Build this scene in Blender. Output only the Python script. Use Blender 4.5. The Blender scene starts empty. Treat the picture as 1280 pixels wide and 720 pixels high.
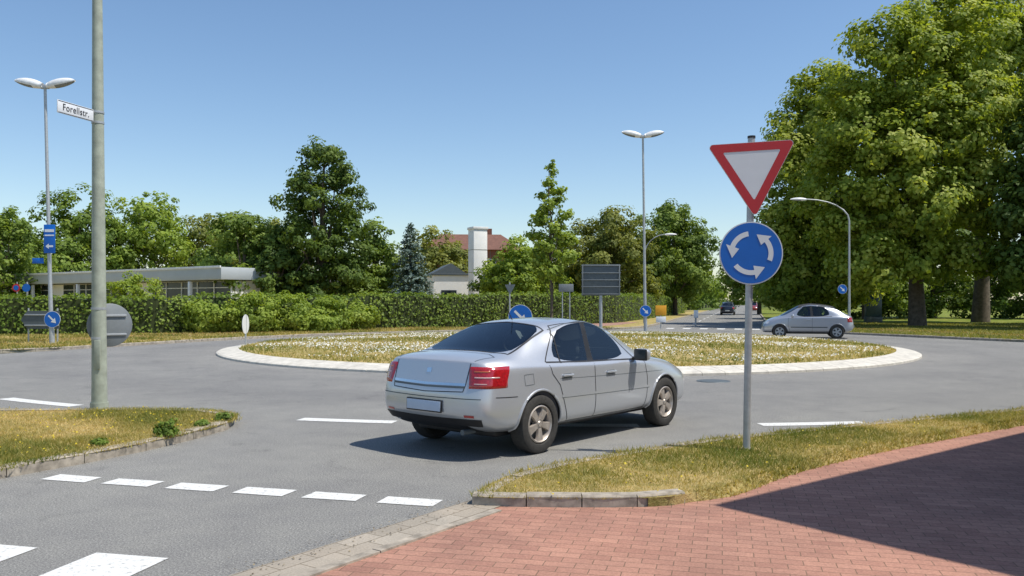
import bpy, bmesh, math, random
import numpy as np
from mathutils import Vector, Matrix
from mathutils.bvhtree import BVHTree
random.seed(4); rng=np.random.default_rng(7)
scene=bpy.context.scene; COL=scene.collection
R=math.radians

# ------------------------------------------------------------------ helpers
def link(o): COL.objects.link(o); return o
def group(name,kids,loc=(0,0,0),rz=0):
    e=bpy.data.objects.new(name,None); e.empty_display_size=.3; link(e)
    e.location=loc; e.rotation_euler=(0,0,rz)
    for k in kids: k.parent=e
    return e
def mesh_obj(name,verts,faces,mats=(),mi=None,smooth=False):
    m=bpy.data.meshes.new(name); m.from_pydata([tuple(v) for v in verts],[],faces); 
    for x in mats: m.materials.append(x)
    if mi is not None: m.polygons.foreach_set('material_index',mi)
    if smooth: m.polygons.foreach_set('use_smooth',[True]*len(m.polygons))
    m.update(); return link(bpy.data.objects.new(name,m))
def rbox(name,size,loc=(0,0,0),bev=.0,mat=None,rot=(0,0,0),seg=2,taper=None):
    bm=bmesh.new(); bmesh.ops.create_cube(bm,size=1)
    for v in bm.verts:
        v.co=Vector((v.co.x*size[0],v.co.y*size[1],v.co.z*size[2]))
        if taper and v.co.z>0: v.co.x*=taper[0]; v.co.y*=taper[1]
    if bev>0: bmesh.ops.bevel(bm,geom=bm.edges[:],offset=bev,segments=seg,profile=.5,affect='EDGES')
    M=Matrix.Translation(loc)@(Matrix.Rotation(rot[2],4,'Z')@Matrix.Rotation(rot[1],4,'Y')@Matrix.Rotation(rot[0],4,'X'))
    bm.transform(M); m=bpy.data.meshes.new(name); bm.to_mesh(m); bm.free()
    if mat: m.materials.append(mat)
    if bev>0: m.polygons.foreach_set('use_smooth',[True]*len(m.polygons)); m.set_sharp_from_angle(angle=R(40))
    return link(bpy.data.objects.new(name,m))
def tube(name,pts,rad,mat,seg=12,cap=True):
    pts=[Vector(p) for p in pts]; n=len(pts)
    if not hasattr(rad,'__len__'): rad=[rad]*n
    V=[];F=[]
    for i,p in enumerate(pts):
        t=(pts[min(i+1,n-1)]-pts[max(i-1,0)]).normalized()
        a=Vector((1,0,0)) if abs(t.x)<.8 else Vector((0,1,0))
        u=t.cross(a).normalized(); w=t.cross(u)
        for k in range(seg):
            an=2*math.pi*k/seg; V.append(p+(u*math.cos(an)+w*math.sin(an))*rad[i])
    for i in range(n-1):
        for k in range(seg):
            k2=(k+1)%seg; F.append((i*seg+k,i*seg+k2,(i+1)*seg+k2,(i+1)*seg+k))
    if cap: F.append(tuple(range(seg))[::-1]); F.append(tuple((n-1)*seg+k for k in range(seg)))
    o=mesh_obj(name,V,F,[mat],smooth=True); o.data.set_sharp_from_angle(angle=R(50)); return o
def lathe(name,prof,mat,seg=40,mats=None,mi=None):
    V=[];F=[];I=[]
    n=len(prof)
    for k in range(seg):
        a=2*math.pi*k/seg
        for r,y in prof: V.append((r*math.cos(a),y,r*math.sin(a)))
    for k in range(seg):
        k2=(k+1)%seg
        for i in range(n-1):
            F.append((k*n+i,k*n+i+1,k2*n+i+1,k2*n+i)); I.append(mi[i] if mi else 0)
    o=mesh_obj(name,V,F,mats or [mat],I,smooth=True); o.data.set_sharp_from_angle(angle=R(35)); return o
def poly(name,pts,z,mat):
    return mesh_obj(name,[(x,y,z) for x,y in pts],[tuple(range(len(pts)))],[mat])
def join(name,objs):
    bm=bmesh.new(); mats=[]
    for o in objs:
        mp=[]
        for m in o.data.materials:
            if m not in mats: mats.append(m)
            mp.append(mats.index(m))
        n0=len(bm.faces); me=o.data.copy(); me.transform(o.matrix_basis); bm.from_mesh(me)
        bm.faces.ensure_lookup_table()
        for f in bm.faces[n0:]: f.material_index=mp[f.material_index] if mp else 0
        bpy.data.meshes.remove(me)
    m=bpy.data.meshes.new(name); bm.to_mesh(m); bm.free()
    for x in mats: m.materials.append(x)
    for o in objs: bpy.data.objects.remove(o)
    return link(bpy.data.objects.new(name,m))

# ------------------------------------------------------------------ materials
def nt(name):
    m=bpy.data.materials.new(name); m.use_nodes=True; t=m.node_tree; b=t.nodes['Principled BSDF']
    return m,t,b
def ramp(t,fac,stops):
    r=t.nodes.new('ShaderNodeValToRGB'); e=r.color_ramp.elements
    while len(e)<len(stops): e.new(.5)
    for i,(p,c) in enumerate(stops): e[i].position=p; e[i].color=(*c,1) if len(c)==3 else c
    t.links.new(fac,r.inputs[0]); return r.outputs[0]
def noise(t,scale,detail=4,rough=.6,vec=None,dist=0):
    n=t.nodes.new('ShaderNodeTexNoise'); n.inputs['Scale'].default_value=scale
    n.inputs['Detail'].default_value=detail; n.inputs['Roughness'].default_value=rough; n.inputs['Distortion'].default_value=dist
    if vec is None: vec=pos(t)
    t.links.new(vec,n.inputs['Vector']); return n.outputs['Fac']
def pos(t):
    g=t.nodes.new('ShaderNodeNewGeometry'); return g.outputs['Position']
def mixc(t,fac,a,b,mode='MIX'):
    m=t.nodes.new('ShaderNodeMix'); m.data_type='RGBA'; m.blend_type=mode
    for s,v in ((0,fac),(6,a),(7,b)):
        if hasattr(v,'is_linked') or hasattr(v,'links'): t.links.new(v,m.inputs[s])
        else: m.inputs[s].default_value=v if s==0 else (*v,1)
    return m.outputs[2]
def bump(t,b,h,st=.3,d=.01):
    n=t.nodes.new('ShaderNodeBump'); n.inputs['Strength'].default_value=st; n.inputs['Distance'].default_value=d
    t.links.new(h,n.inputs['Height']); t.links.new(n.outputs[0],b.inputs['Normal'])
def plain(name,c,rough=.5,metal=0,var=.12,scale=6,coat=0,spec=.5):
    m,t,b=nt(name); f=noise(t,scale)
    lo=tuple(max(0,x*(1-var)) for x in c); hi=tuple(min(1,x*(1+var)) for x in c)
    t.links.new(ramp(t,f,[(.3,lo),(.7,hi)]),b.inputs['Base Color'])
    b.inputs['Roughness'].default_value=rough; b.inputs['Metallic'].default_value=metal
    b.inputs['Coat Weight'].default_value=coat; b.inputs['Specular IOR Level'].default_value=spec
    return m
def asphalt():
    m,t,b=nt('asphalt')
    fine=noise(t,70,4,.9); big=noise(t,.3,4,.6); mid=noise(t,2.2,5,.65)
    c1=ramp(t,fine,[(.36,(.075,.075,.075)),(.46,(.18,.178,.174)),(.57,(.27,.265,.254)),(.66,(.56,.55,.52))])
    c2=ramp(t,big,[(.3,(.86,.86,.87)),(.7,(1.1,1.1,1.08))])
    c3=ramp(t,mid,[(.3,(.90,.90,.91)),(.7,(1.07,1.07,1.05))])
    c=mixc(t,1.0,c1,c2,'MULTIPLY'); c=mixc(t,1.0,c,c3,'MULTIPLY')
    st=mixc(t,1.0,c,ramp(t,noise(t,.9,7,.75,dist=1.5),[(.30,(.72,.72,.73)),(.42,(1,1,1))]),'MULTIPLY')
    vs=t.nodes.new('ShaderNodeVectorMath'); vs.operation='DISTANCE'; vs.inputs[1].default_value=(1.75,30.35,0); t.links.new(pos(t),vs.inputs[0])
    dv=t.nodes.new('ShaderNodeMath'); dv.operation='DIVIDE'; dv.inputs[1].default_value=30; t.links.new(vs.outputs['Value'],dv.inputs[0])
    rg=ramp(t,dv.outputs[0],[(.40,(1.08,1.07,1.05)),(.455,(.94,.94,.94)),(.49,(1.03,1.03,1.02)),(.545,(.93,.93,.93)),(.60,(1.05,1.05,1.03))])
    st=mixc(t,1.0,st,rg,'MULTIPLY')
    t.links.new(st,b.inputs['Base Color']); b.inputs['Roughness'].default_value=.85; b.inputs['Specular IOR Level'].default_value=.25
    bump(t,b,fine,.6,.006); return m
M_asph=asphalt()
def grassmat(name,g1,g2,straw,scale=1.2,bal=(.42,.62)):
    m,t,b=nt(name); a=noise(t,scale,6,.7); f=noise(t,40,3,.8); pch=noise(t,scale*4,4,.6)
    c1=mixc(t,f,g1,g2)
    k=ramp(t,a,[(bal[0],(0,0,0)),(bal[1],(1,1,1))]); c=mixc(t,k,c1,straw)
    k2=ramp(t,pch,[(.3,(.72,.74,.7)),(.7,(1.15,1.12,1.1))]); c=mixc(t,1.0,c,k2,'MULTIPLY')
    t.links.new(c,b.inputs['Base Color']); b.inputs['Roughness'].default_value=.95; b.inputs['Specular IOR Level'].default_value=.1
    bump(t,b,f,.8,.03); return m
M_grass=grassmat('lawn',(.10,.155,.025),(.19,.24,.04),(.34,.30,.09),.5,(.45,.75))
M_grassD=grassmat('dry_grass',(.16,.18,.04),(.28,.25,.07),(.46,.36,.16),1.6,(.34,.55))
M_ground=grassmat('ground_soil',(.07,.11,.025),(.12,.16,.035),(.20,.18,.07),.2,(.5,.8))
def bricks(name,c1,c2,mortar,rot,sc=(1,1),bw=.2,bh=.1):
    m,t,b=nt(name); p=pos(t)
    mp=t.nodes.new('ShaderNodeMapping'); mp.inputs['Rotation'].default_value=(0,0,rot); t.links.new(p,mp.inputs[0])
    br=t.nodes.new('ShaderNodeTexBrick'); t.links.new(mp.outputs[0],br.inputs['Vector'])
    br.inputs['Scale'].default_value=1; br.inputs['Brick Width'].default_value=bw; br.inputs['Row Height'].default_value=bh
    br.inputs['Mortar Size'].default_value=.004; br.inputs['Mortar Smooth'].default_value=.3; br.inputs['Bias'].default_value=0
    br.inputs['Color1'].default_value=(*c1,1); br.inputs['Color2'].default_value=(*c2,1); br.inputs['Mortar'].default_value=(*mortar,1)
    n=noise(t,1.4,5,.65); n2=noise(t,60,3,.7); n3=noise(t,.5,5,.7)
    c=mixc(t,1.0,br.outputs['Color'],ramp(t,n,[(.3,(.84,.84,.84)),(.7,(1.12,1.1,1.08))]),'MULTIPLY')
    c=mixc(t,1.0,c,ramp(t,n2,[(.3,(.80,.80,.80)),(.7,(1.16,1.16,1.16))]),'MULTIPLY')
    c=mixc(t,1.0,c,ramp(t,n3,[(.3,(.86,.88,.9)),(.65,(1.08,1.06,1.04))]),'MULTIPLY')
    t.links.new(c,b.inputs['Base Color']); b.inputs['Roughness'].default_value=.88; b.inputs['Specular IOR Level'].default_value=.2
    iv=t.nodes.new('ShaderNodeMath'); iv.operation='SUBTRACT'; iv.inputs[0].default_value=1; t.links.new(br.outputs['Fac'],iv.inputs[1])
    bump(t,b,iv.outputs[0],.5,.005); return m
M_brick=bricks('brick_paving',(.43,.235,.175),(.35,.185,.14),(.21,.135,.095),R(14))
M_brickfar=bricks('brick_path',(.44,.27,.21),(.35,.21,.165),(.18,.13,.11),R(-40))
M_sett=bricks('gutter_setts',(.40,.36,.30),(.32,.285,.235),(.15,.125,.09),R(-55),bw=.30,bh=.16)
M_wall=bricks('brick_wall',(.30,.13,.09),(.24,.10,.07),(.2,.17,.14),0,bw=.24,bh=.08)
M_kerb=plain('kerb_stone',(.33,.29,.235),.9,var=.42,scale=9)
M_kerbw=plain('kerb_pale',(.58,.55,.48),.85,var=.2,scale=5)
def whitepaint():
    m,t,b=nt('road_paint'); n=noise(t,26,6,.8)
    c=ramp(t,n,[(.36,(.28,.28,.275)),(.44,(.62,.62,.59)),(.7,(.78,.78,.75))])
    t.links.new(c,b.inputs['Base Color']); b.inputs['Roughness'].default_value=.7; return m
M_paint=whitepaint()
M_galv=plain('galvanised_steel',(.42,.44,.45),.5,.4,.12,12)
M_polegreen=plain('painted_mast',(.33,.36,.29),.6,.0,.2,7)
M_white=plain('white_enamel',(.75,.76,.76),.4)
M_whitewall=plain('white_render',(.80,.79,.76),.85,var=.06,scale=1.2)
M_signgrey=plain('sign_back',(.20,.22,.23),.6,.2)
M_signdark=plain('sign_back_dark',(.10,.12,.13),.6,.2)
M_red=plain('sign_red',(.50,.02,.025),.4,var=.05)
M_blue=plain('sign_blue',(.0,.12,.50),.4,var=.06)
M_signw=plain('sign_white',(.72,.74,.76),.4,var=.03)
M_black=plain('black_plastic',(.018,.018,.02),.5)
M_rubber=plain('tyre_rubber',(.035,.033,.03),.85,var=.3,scale=30)
M_alloy=plain('alloy_rim',(.46,.41,.36),.42,.5,.2,14)
M_yellow=plain('sign_yellow',(.75,.35,.02),.4)
M_bark=plain('bark',(.12,.095,.07),.95,var=.4,scale=5)
M_roof=plain('roof_tiles',(.17,.08,.055),.85,var=.2,scale=2)
M_roofgrey=plain('roof_fascia',(.44,.48,.51),.6,.1,.06,.8)
M_glassb=plain('window_pane',(.03,.04,.045),.25,0,.4,.4,spec=.35)
M_seat=plain('seat_cloth',(.085,.085,.095),.9)
M_soft=plain('soft_top',(.03,.032,.035),.8)
M_concrete=plain('concrete',(.38,.37,.34),.9,var=.15,scale=2)
def paint(name,c):
    m,t,b=nt(name); n=noise(t,500,2,.5)
    t.links.new(ramp(t,n,[(.35,tuple(x*.93 for x in c)),(.65,tuple(min(1,x*1.06) for x in c))]),b.inputs['Base Color'])
    b.inputs['Metallic'].default_value=.5; b.inputs['Roughness'].default_value=.34
    b.inputs['Coat Weight'].default_value=.8; b.inputs['Coat Roughness'].default_value=.05; return m
M_silver=paint('silver_paint',(.53,.55,.58)); M_silver2=paint('grey_paint',(.36,.39,.44)); M_dkcar=paint('dark_paint',(.04,.05,.08))
def carglass():
    m,t,b=nt('car_glass'); t.nodes.remove(b); out=t.nodes['Material Output']
    tr=t.nodes.new('ShaderNodeBsdfTransparent'); tr.inputs[0].default_value=(.66,.74,.72,1)
    gl=t.nodes.new('ShaderNodeBsdfGlossy'); gl.inputs['Roughness'].default_value=.02; gl.inputs[0].default_value=(.9,.95,1,1)
    fr=t.nodes.new('ShaderNodeFresnel'); fr.inputs[0].default_value=1.6
    mx=t.nodes.new('ShaderNodeMixShader'); t.links.new(fr.outputs[0],mx.inputs[0]); t.links.new(tr.outputs[0],mx.inputs[1]); t.links.new(gl.outputs[0],mx.inputs[2])
    t.links.new(mx.outputs[0],out.inputs[0]); return m
M_cglass=carglass()
M_lampred=plain('tail_lamp_red',(.36,.010,.014),.12,0,.3,40,coat=1)
M_lampclear=plain('tail_lamp_clear',(.62,.42,.40),.12,0,.1,40,coat=1)
M_chrome=plain('chrome',(.8,.8,.8),.12,1,.03)
M_head=plain('head_lamp',(.6,.63,.66),.1,.3,.1,30,coat=1)
def leafmat(name,dark,mid,light,trans=.35):
    m,t,b=nt(name); out=t.nodes['Material Output']
    at=t.nodes.new('ShaderNodeAttribute'); at.attribute_name='tone'
    c=ramp(t,at.outputs['Fac'],[(0,dark),(.5,mid),(1,light)])
    t.links.new(c,b.inputs['Base Color']); b.inputs['Roughness'].default_value=.6; b.inputs['Specular IOR Level'].default_value=.3
    tl=t.nodes.new('ShaderNodeBsdfTranslucent'); c2=mixc(t,1.0,c,(1.5,1.4,.6),'MULTIPLY'); t.links.new(c2,tl.inputs[0])
    mx=t.nodes.new('ShaderNodeMixShader'); mx.inputs[0].default_value=trans
    t.links.new(b.outputs[0],mx.inputs[1]); t.links.new(tl.outputs[0],mx.inputs[2]); t.links.new(mx.outputs[0],out.inputs[0]); return m
L_big=leafmat('leaves_lime',(.12,.18,.02),(.27,.345,.042),(.46,.50,.11),.45)
L_dark=leafmat('leaves_dark',(.045,.085,.016),(.10,.16,.026),(.18,.25,.045))
L_mid=leafmat('leaves_mid',(.065,.115,.018),(.15,.225,.033),(.25,.33,.055))
L_light=leafmat('leaves_light',(.12,.185,.027),(.24,.33,.043),(.36,.44,.085),.42)
L_spr=leafmat('needles_blue',(.05,.09,.07),(.11,.17,.145),(.20,.26,.23),.1)
L_hedge=leafmat('leaves_hedge',(.075,.13,.017),(.165,.245,.035),(.27,.35,.065))
L_olive=leafmat('leaves_olive',(.10,.13,.022),(.19,.22,.044),(.30,.31,.065))
L_blade=leafmat('grass_blades',(.115,.16,.024),(.32,.285,.08),(.60,.47,.22),.35)
L_flower=leafmat('flower_petals',(.5,.5,.42),(.7,.7,.66),(.85,.85,.8),.2)
L_yflower=leafmat('yellow_petals',(.5,.38,.02),(.65,.5,.03),(.75,.62,.05),.2)

# ------------------------------------------------------------------ leaves
def quads(name,C,Nn,size,tone,mat,aspect=.6):
    n=len(C); r=rng.normal(size=(n,3)); Nn=Nn/np.linalg.norm(Nn,axis=1,keepdims=True)
    u=np.cross(Nn,r); u/=np.linalg.norm(u,axis=1,keepdims=True)+1e-9; v=np.cross(Nn,u)
    s=(size*(rng.uniform(.65,1.3,n)))[:,None]*.5
    V=np.empty((n,4,3)); V[:,0]=C-u*s; V[:,1]=C+v*s*aspect+Nn*s*.25; V[:,2]=C+u*s; V[:,3]=C-v*s*aspect+Nn*s*.25
    return rawmesh(name,V,tone,mat)
def rawmesh(name,V,tone,mat):
    n,k=V.shape[:2]; me=bpy.data.meshes.new(name)
    me.vertices.add(n*k); me.vertices.foreach_set('co',V.reshape(-1).astype(np.float32))
    me.loops.add(n*k); me.loops.foreach_set('vertex_index',np.arange(n*k,dtype=np.int32))
    me.polygons.add(n); me.polygons.foreach_set('loop_start',np.arange(0,n*k,k,dtype=np.int32))
    a=me.attributes.new('tone','FLOAT','POINT'); a.data.foreach_set('value',np.repeat(np.clip(tone,0,1),k).astype(np.float32))
    me.materials.append(mat); me.update(calc_edges=True); return link(bpy.data.objects.new(name,me))
def crown_pts(lobes,nclump,per,cr,fill=.12):
    C=[];Nn=[];T=[]
    w=np.array([(l[3]*l[4]*l[5])**(2/3) for l in lobes]); w/=w.sum()
    for l,wi in zip(lobes,w):
        k=max(3,int(nclump*wi)); d=rng.normal(size=(k,3)); d/=np.linalg.norm(d,axis=1,keepdims=True)
        rad=rng.uniform(.66,1.06,k)
        inner=rng.random(k)<fill; rad[inner]=rng.uniform(.1,.6,inner.sum())
        cc=np.array(l[:3])+d*rad[:,None]*np.array(l[3:6])
        for j in range(k):
            r=cr*rng.uniform(.5,1.35); m=int(per*rng.uniform(.6,1.3)*(r/cr)**1.6)+4
            q=rng.normal(size=(m,3)); q/=np.linalg.norm(q,axis=1,keepdims=True)
            rr=rng.uniform(.25,1.0,m)**.6
            off=q*rr[:,None]*np.array([r,r,r*.75])
            P=cc[j]+off; C.append(P)
            nn=q*.7+d[j]*.6+np.array([.1,-.05,.45])+rng.normal(size=(m,3))*.35; Nn.append(nn)
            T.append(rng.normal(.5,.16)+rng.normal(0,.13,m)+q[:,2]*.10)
    return np.vstack(C),np.vstack(Nn),np.concatenate(T)
def crown(name,lobes,nclump,per,cr,size,mat,fill=.12):
    C,Nn,T=crown_pts(lobes,nclump,per,cr,fill)
    k=C[:,2]>.12; return quads(name,C[k],Nn[k],size,T[k],mat,.72)
def limbs(base,top,r,lobes,n=2):
    out=[]; b=Vector(base); h=top-base[2]
    pts=[b+Vector((random.uniform(-.03,.03)*h*i/5,random.uniform(-.03,.03)*h*i/5,h*i/5)) for i in range(6)]
    rr=[r*1.35,r,r*.85,r*.65,r*.42,r*.15]
    out.append(tube('trunk',pts,rr,M_bark,10))
    for l in lobes:
        for q in range(n):
            s=pts[random.choice([1,2,2,3])].copy(); e=Vector((l[0]+random.uniform(-.5,.5)*l[3],l[1]+random.uniform(-.5,.5)*l[4],l[2]+random.uniform(-.1,.5)*l[5]))
            mid=(s+e)/2+Vector((0,0,-.04*h)); out.append(tube('limb',[s,mid,e],[r*.42,r*.26,r*.06],M_bark,6))
    return join('trunk',out)
def auto_lobes(x,y,z0,z1,r,n=9,seed=0):
    rs=random.Random(seed); L=[]; H=z1-z0
    L.append((x,y,z0+H*.45,r*.80,r*.80,H*.42))
    for i in range(n):
        f=(i+.5)/n; zz=z0+H*(.14+.74*f); an=i*2.4+rs.uniform(-.5,.5)
        env=math.sin(math.pi*min(1,(.22+.74*f)))**.6; rr=r*rs.uniform(.32,.56)
        q=max(0,r*env-rr*.7); L.append((x+math.cos(an)*q,y+math.sin(an)*q,zz,rr*1.05,rr*1.05,rr*rs.uniform(.9,1.25)))
    return L
def tree(name,x,y,z0,z1,r,mat,n=9,seed=0,nclump=160,per=60,cr=.7,size=.28,tr=.22,fill=.12):
    L=auto_lobes(x,y,z0,z1,r,n,seed); t=limbs((x,y,-.02),z1*.85,tr,L,1)
    return group(name,[t,crown('crown',L,int(nclump*1.4),per,cr*.9,size,mat,fill)])

# ------------------------------------------------------------------ ground
poly('ground',[(-900,-60),(900,-60),(900,1500),(-900,1500)],-.03,M_ground)
CX,CY,RI=1.75,30.35,11.7
poly('road',[(-70,-6),(40,-6),(70,12),(70,29),(26,31.2),(21,33.4),(19.2,37),(16.9,42.2),(15,45),(14.8,49),(19,63),(41,141),(90,316),(82,316),(33,141),(11.3,63),(8.5,53),(6.5,49.5),(4,48),(-1,46.6),(-6,43.4),(-9.8,39.9),(-12.3,35.7),(-14.1,31.7),(-16.2,26.7),(-20,26),(-30,27.2),(-70,30.5)],0.0,M_asph)
def densify(pts,step):
    out=[]
    for a,b in zip(pts[:-1],pts[1:]):
        a=Vector(a);b=Vector(b); k=max(1,round((b-a).length/step))
        for i in range(k): out.append(a+(b-a)*i/k)
    out.append(Vector(pts[-1])); return out
def smooth2(pts,it=2):
    for _ in range(it):
        q=[pts[0]]
        for a,b in zip(pts[:-1],pts[1:]):
            q.append((a[0]*.75+b[0]*.25,a[1]*.75+b[1]*.25)); q.append((a[0]*.25+b[0]*.75,a[1]*.25+b[1]*.75))
        q.append(pts[-1]); pts=q
    return pts
def resample(pts,step):
    P=[Vector(p) for p in pts]; out=[P[0]]; acc=0
    for a,b in zip(P[:-1],P[1:]):
        L=(b-a).length; s=step-acc
        while s<=L: out.append(a+(b-a)*(s/L)); s+=step
        acc=(acc+L)%step if L>0 else acc
    out.append(P[-1]); return out
def kerb(name,pts,width=.13,h=.11,mat=None,stone=.9,z0=-.02,side=1,sink=0):
    mat=mat or M_kerb; P=resample(pts,stone); V=[];F=[]; N_=len(P)-1
    for i,(a,b) in enumerate(zip(P[:-1],P[1:])):
        d=(b-a); L=d.length
        if L<.02: continue
        d/=L; n=Vector((-d.y,d.x))*width*side; a2=a+d*.005; b2=b-d*.005; dz=random.uniform(-.005,.005)
        s=len(V); ch=.015
        for e,p in enumerate((a2,b2)):
            hh=h
            if sink and i+e>N_-sink: hh=.03+(h-.03)*max(0,(N_-i-e))/sink
            q=p+n
            for (pt,z) in ((p,z0),(p,hh+dz-ch),(p+n*.12,hh+dz),(q,hh+dz),(q,z0)): V.append((pt.x,pt.y,z))
        for k in range(4): F.append((s+k,s+k+1,s+5+k+1,s+5+k))
        F.append((s,s+1,s+2,s+3,s+4)); F.append((s+9,s+8,s+7,s+6,s+5))
    return mesh_obj(name,V,F,[mat])
edgeL=smooth2([(-70,30.5),(-30,27.2),(-20,26),(-16.2,26.7),(-14.1,31.7),(-12.3,35.7),(-9.8,39.9),(-6,43.4),(-1,46.6),(4,48),(6.5,49.5),(8.5,53),(11.3,63),(33,141)],2)
poly('verge_grass',edgeL+[(20,150),(-90,150),(-90,31)],.08,M_grassD)
kerb('kerb',edgeL,.14,.11,M_kerb,1.0)
pathA=[(-70,35),(-24,31.0),(-18.5,31.5),(-16.3,35),(-13.6,39.5),(-9,44.2),(-3,48.2),(3,50.4),(6.5,54),(9.5,63)]
pathB=[(7.5,63),(4.5,57),(1.0,53),(-4,50.5),(-10.4,46.6),(-15.4,41.2),(-18.4,36.4),(-20,33.8),(-24.5,33.4),(-70,37.5)]
poly('brick_path',smooth2(pathA,1)+smooth2(pathB,1),.086,M_brickfar)
edgeR=smooth2([(70,29),(26,31.2),(21,33.4),(19.2,37),(16.9,42.2),(15,45),(14.8,49),(19,63),(41,141)],2)
poly('park_lawn',edgeR+[(60,200),(200,200),(200,29)],.08,M_grass)
kerb('kerb',edgeR,.14,.11,M_kerb,1.0,side=-1)
poly('park_path',[(70,33.5),(27,35.5),(22.6,38),(19.6,45),(18.2,49),(20,57),(22,57),(20.4,49),(21.6,46),(24.2,40),(28,37.7),(70,36)],.086,M_brickfar)
ptL=[(-12,5.2),(-6.2,5.0),(-5.4,6.8),(-4.84,7.95),(-4.40,8.7),(-4.02,9.6),(-3.72,10.7),(-3.68,11.4),(-3.95,11.95),(-4.6,12.25),(-6.0,12.35),(-8.5,12.1),(-12,11.4),(-25,9.5)]
sL=smooth2(ptL,2)
poly('verge_grass',sL+[(-25,5.2)],.095,M_grassD)
kerb('kerb',sL,.14,.11,M_kerb,.8)
top=[(-.33,6.95),(-.2,7.35),(.02,7.8),(.47,8.32),(1.37,9.05),(2.1,9.6),(2.86,10.02),(4.86,11.1),(7.63,12.5),(13,15.0),(22,18.3),(45,21)]
bot=[(-.33,6.88),(-.1,6.83),(.6,6.80),(1.23,6.83),(1.5,7.0),(1.85,7.3),(2.1,7.58),(2.45,8.0),(2.95,8.5),(4.15,9.5),(5.63,10.55),(7.1,11.6),(10.5,13.2),(16,15.4),(45,18.5)]
sT=smooth2(top,2); sB=smooth2(bot,1)
poly('verge_grass',sT+sB[::-1],.085,M_grassD)
sBe=[p for p in resample(sB,.12) if p[0]>1.0]; V=[];F=[]; sl=[]
for i,p in enumerate(sBe):
    a=Vector(sBe[max(i-1,0)]); b=Vector(sBe[min(i+1,len(sBe)-1)]); d=(b-a).normalized(); n=Vector((d.y,-d.x))
    w_=min(.13,max(0,(p[0]-1.45)*.35))
    q=Vector(p)+n*(w_-.004); V+=[(p[0],p[1],.085),(q.x,q.y,-.005)]
    if w_>.02: sl.append((tuple(p),tuple(q)))
F=[(2*i,2*i+1,2*i+3,2*i+2) for i in range(len(sBe)-1)]
mesh_obj('verge_turf_edge',V,F,[M_grassD])
kerb('kerb',sT,.12,.09,M_kerb,.8,side=-1)
kerb('kerb',[p for p in sB if p[0]<1.45],.12,.105,M_kerb,.45)
pave=[(-.30,6.86)]+sB[1:]+[(45,-5),(-6.3,-5),(-1.17-1.02,3.7),(-1.17,5.15)]
poly('brick_pavement',pave,.012,M_brick)
ga=Vector((-1.66,5.15)); gb=Vector((-.34,7.02)); d=(gb-ga).normalized(); n=Vector((d.y,-d.x)); g0=ga-d*12
def strip(name,a,b,w0,w1,z,mat): 
    return poly(name,[tuple(a+n*w0),tuple(b+n*w0),tuple(b+n*w1),tuple(a+n*w1)],z,mat)
strip('gutter',g0,gb+d*.05,-.02,.31,.016,M_sett)
kerb('edging_kerb',[tuple(g0+n*.315),tuple(gb-d*.12+n*.315)],.09,.024,M_kerb,.8,side=-1)
def blades(name,P,h,w,tone=None,mat=None,base=.54,amp=.2):
    n=len(P); a=rng.random(n)*6.283; u=np.stack([np.cos(a),np.sin(a),np.zeros(n)],1)*(w*rng.uniform(.6,1.4,n))[:,None]*.5
    pn=np.sin(P[:,0]*1.7+np.sin(P[:,1]*2.3)*1.3)+np.sin(P[:,1]*1.9+np.sin(P[:,0]*1.1)*1.7)+.8*np.sin(P[:,0]*5.3+np.sin(P[:,1]*4.1)*2)*np.cos(P[:,1]*4.7+P[:,0])
    hh=(h*rng.uniform(.4,1.4,n))*(1-.16*np.clip(pn,-2,2)); tip=P+np.stack([rng.normal(0,.6,n)*hh,rng.normal(0,.6,n)*hh,hh],1)
    V=np.stack([P-u,P+u,tip],1)
    if tone is None: tone=base+amp*pn+rng.normal(0,.17,n)
    return rawmesh(name,V,tone,mat or L_blade)
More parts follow.
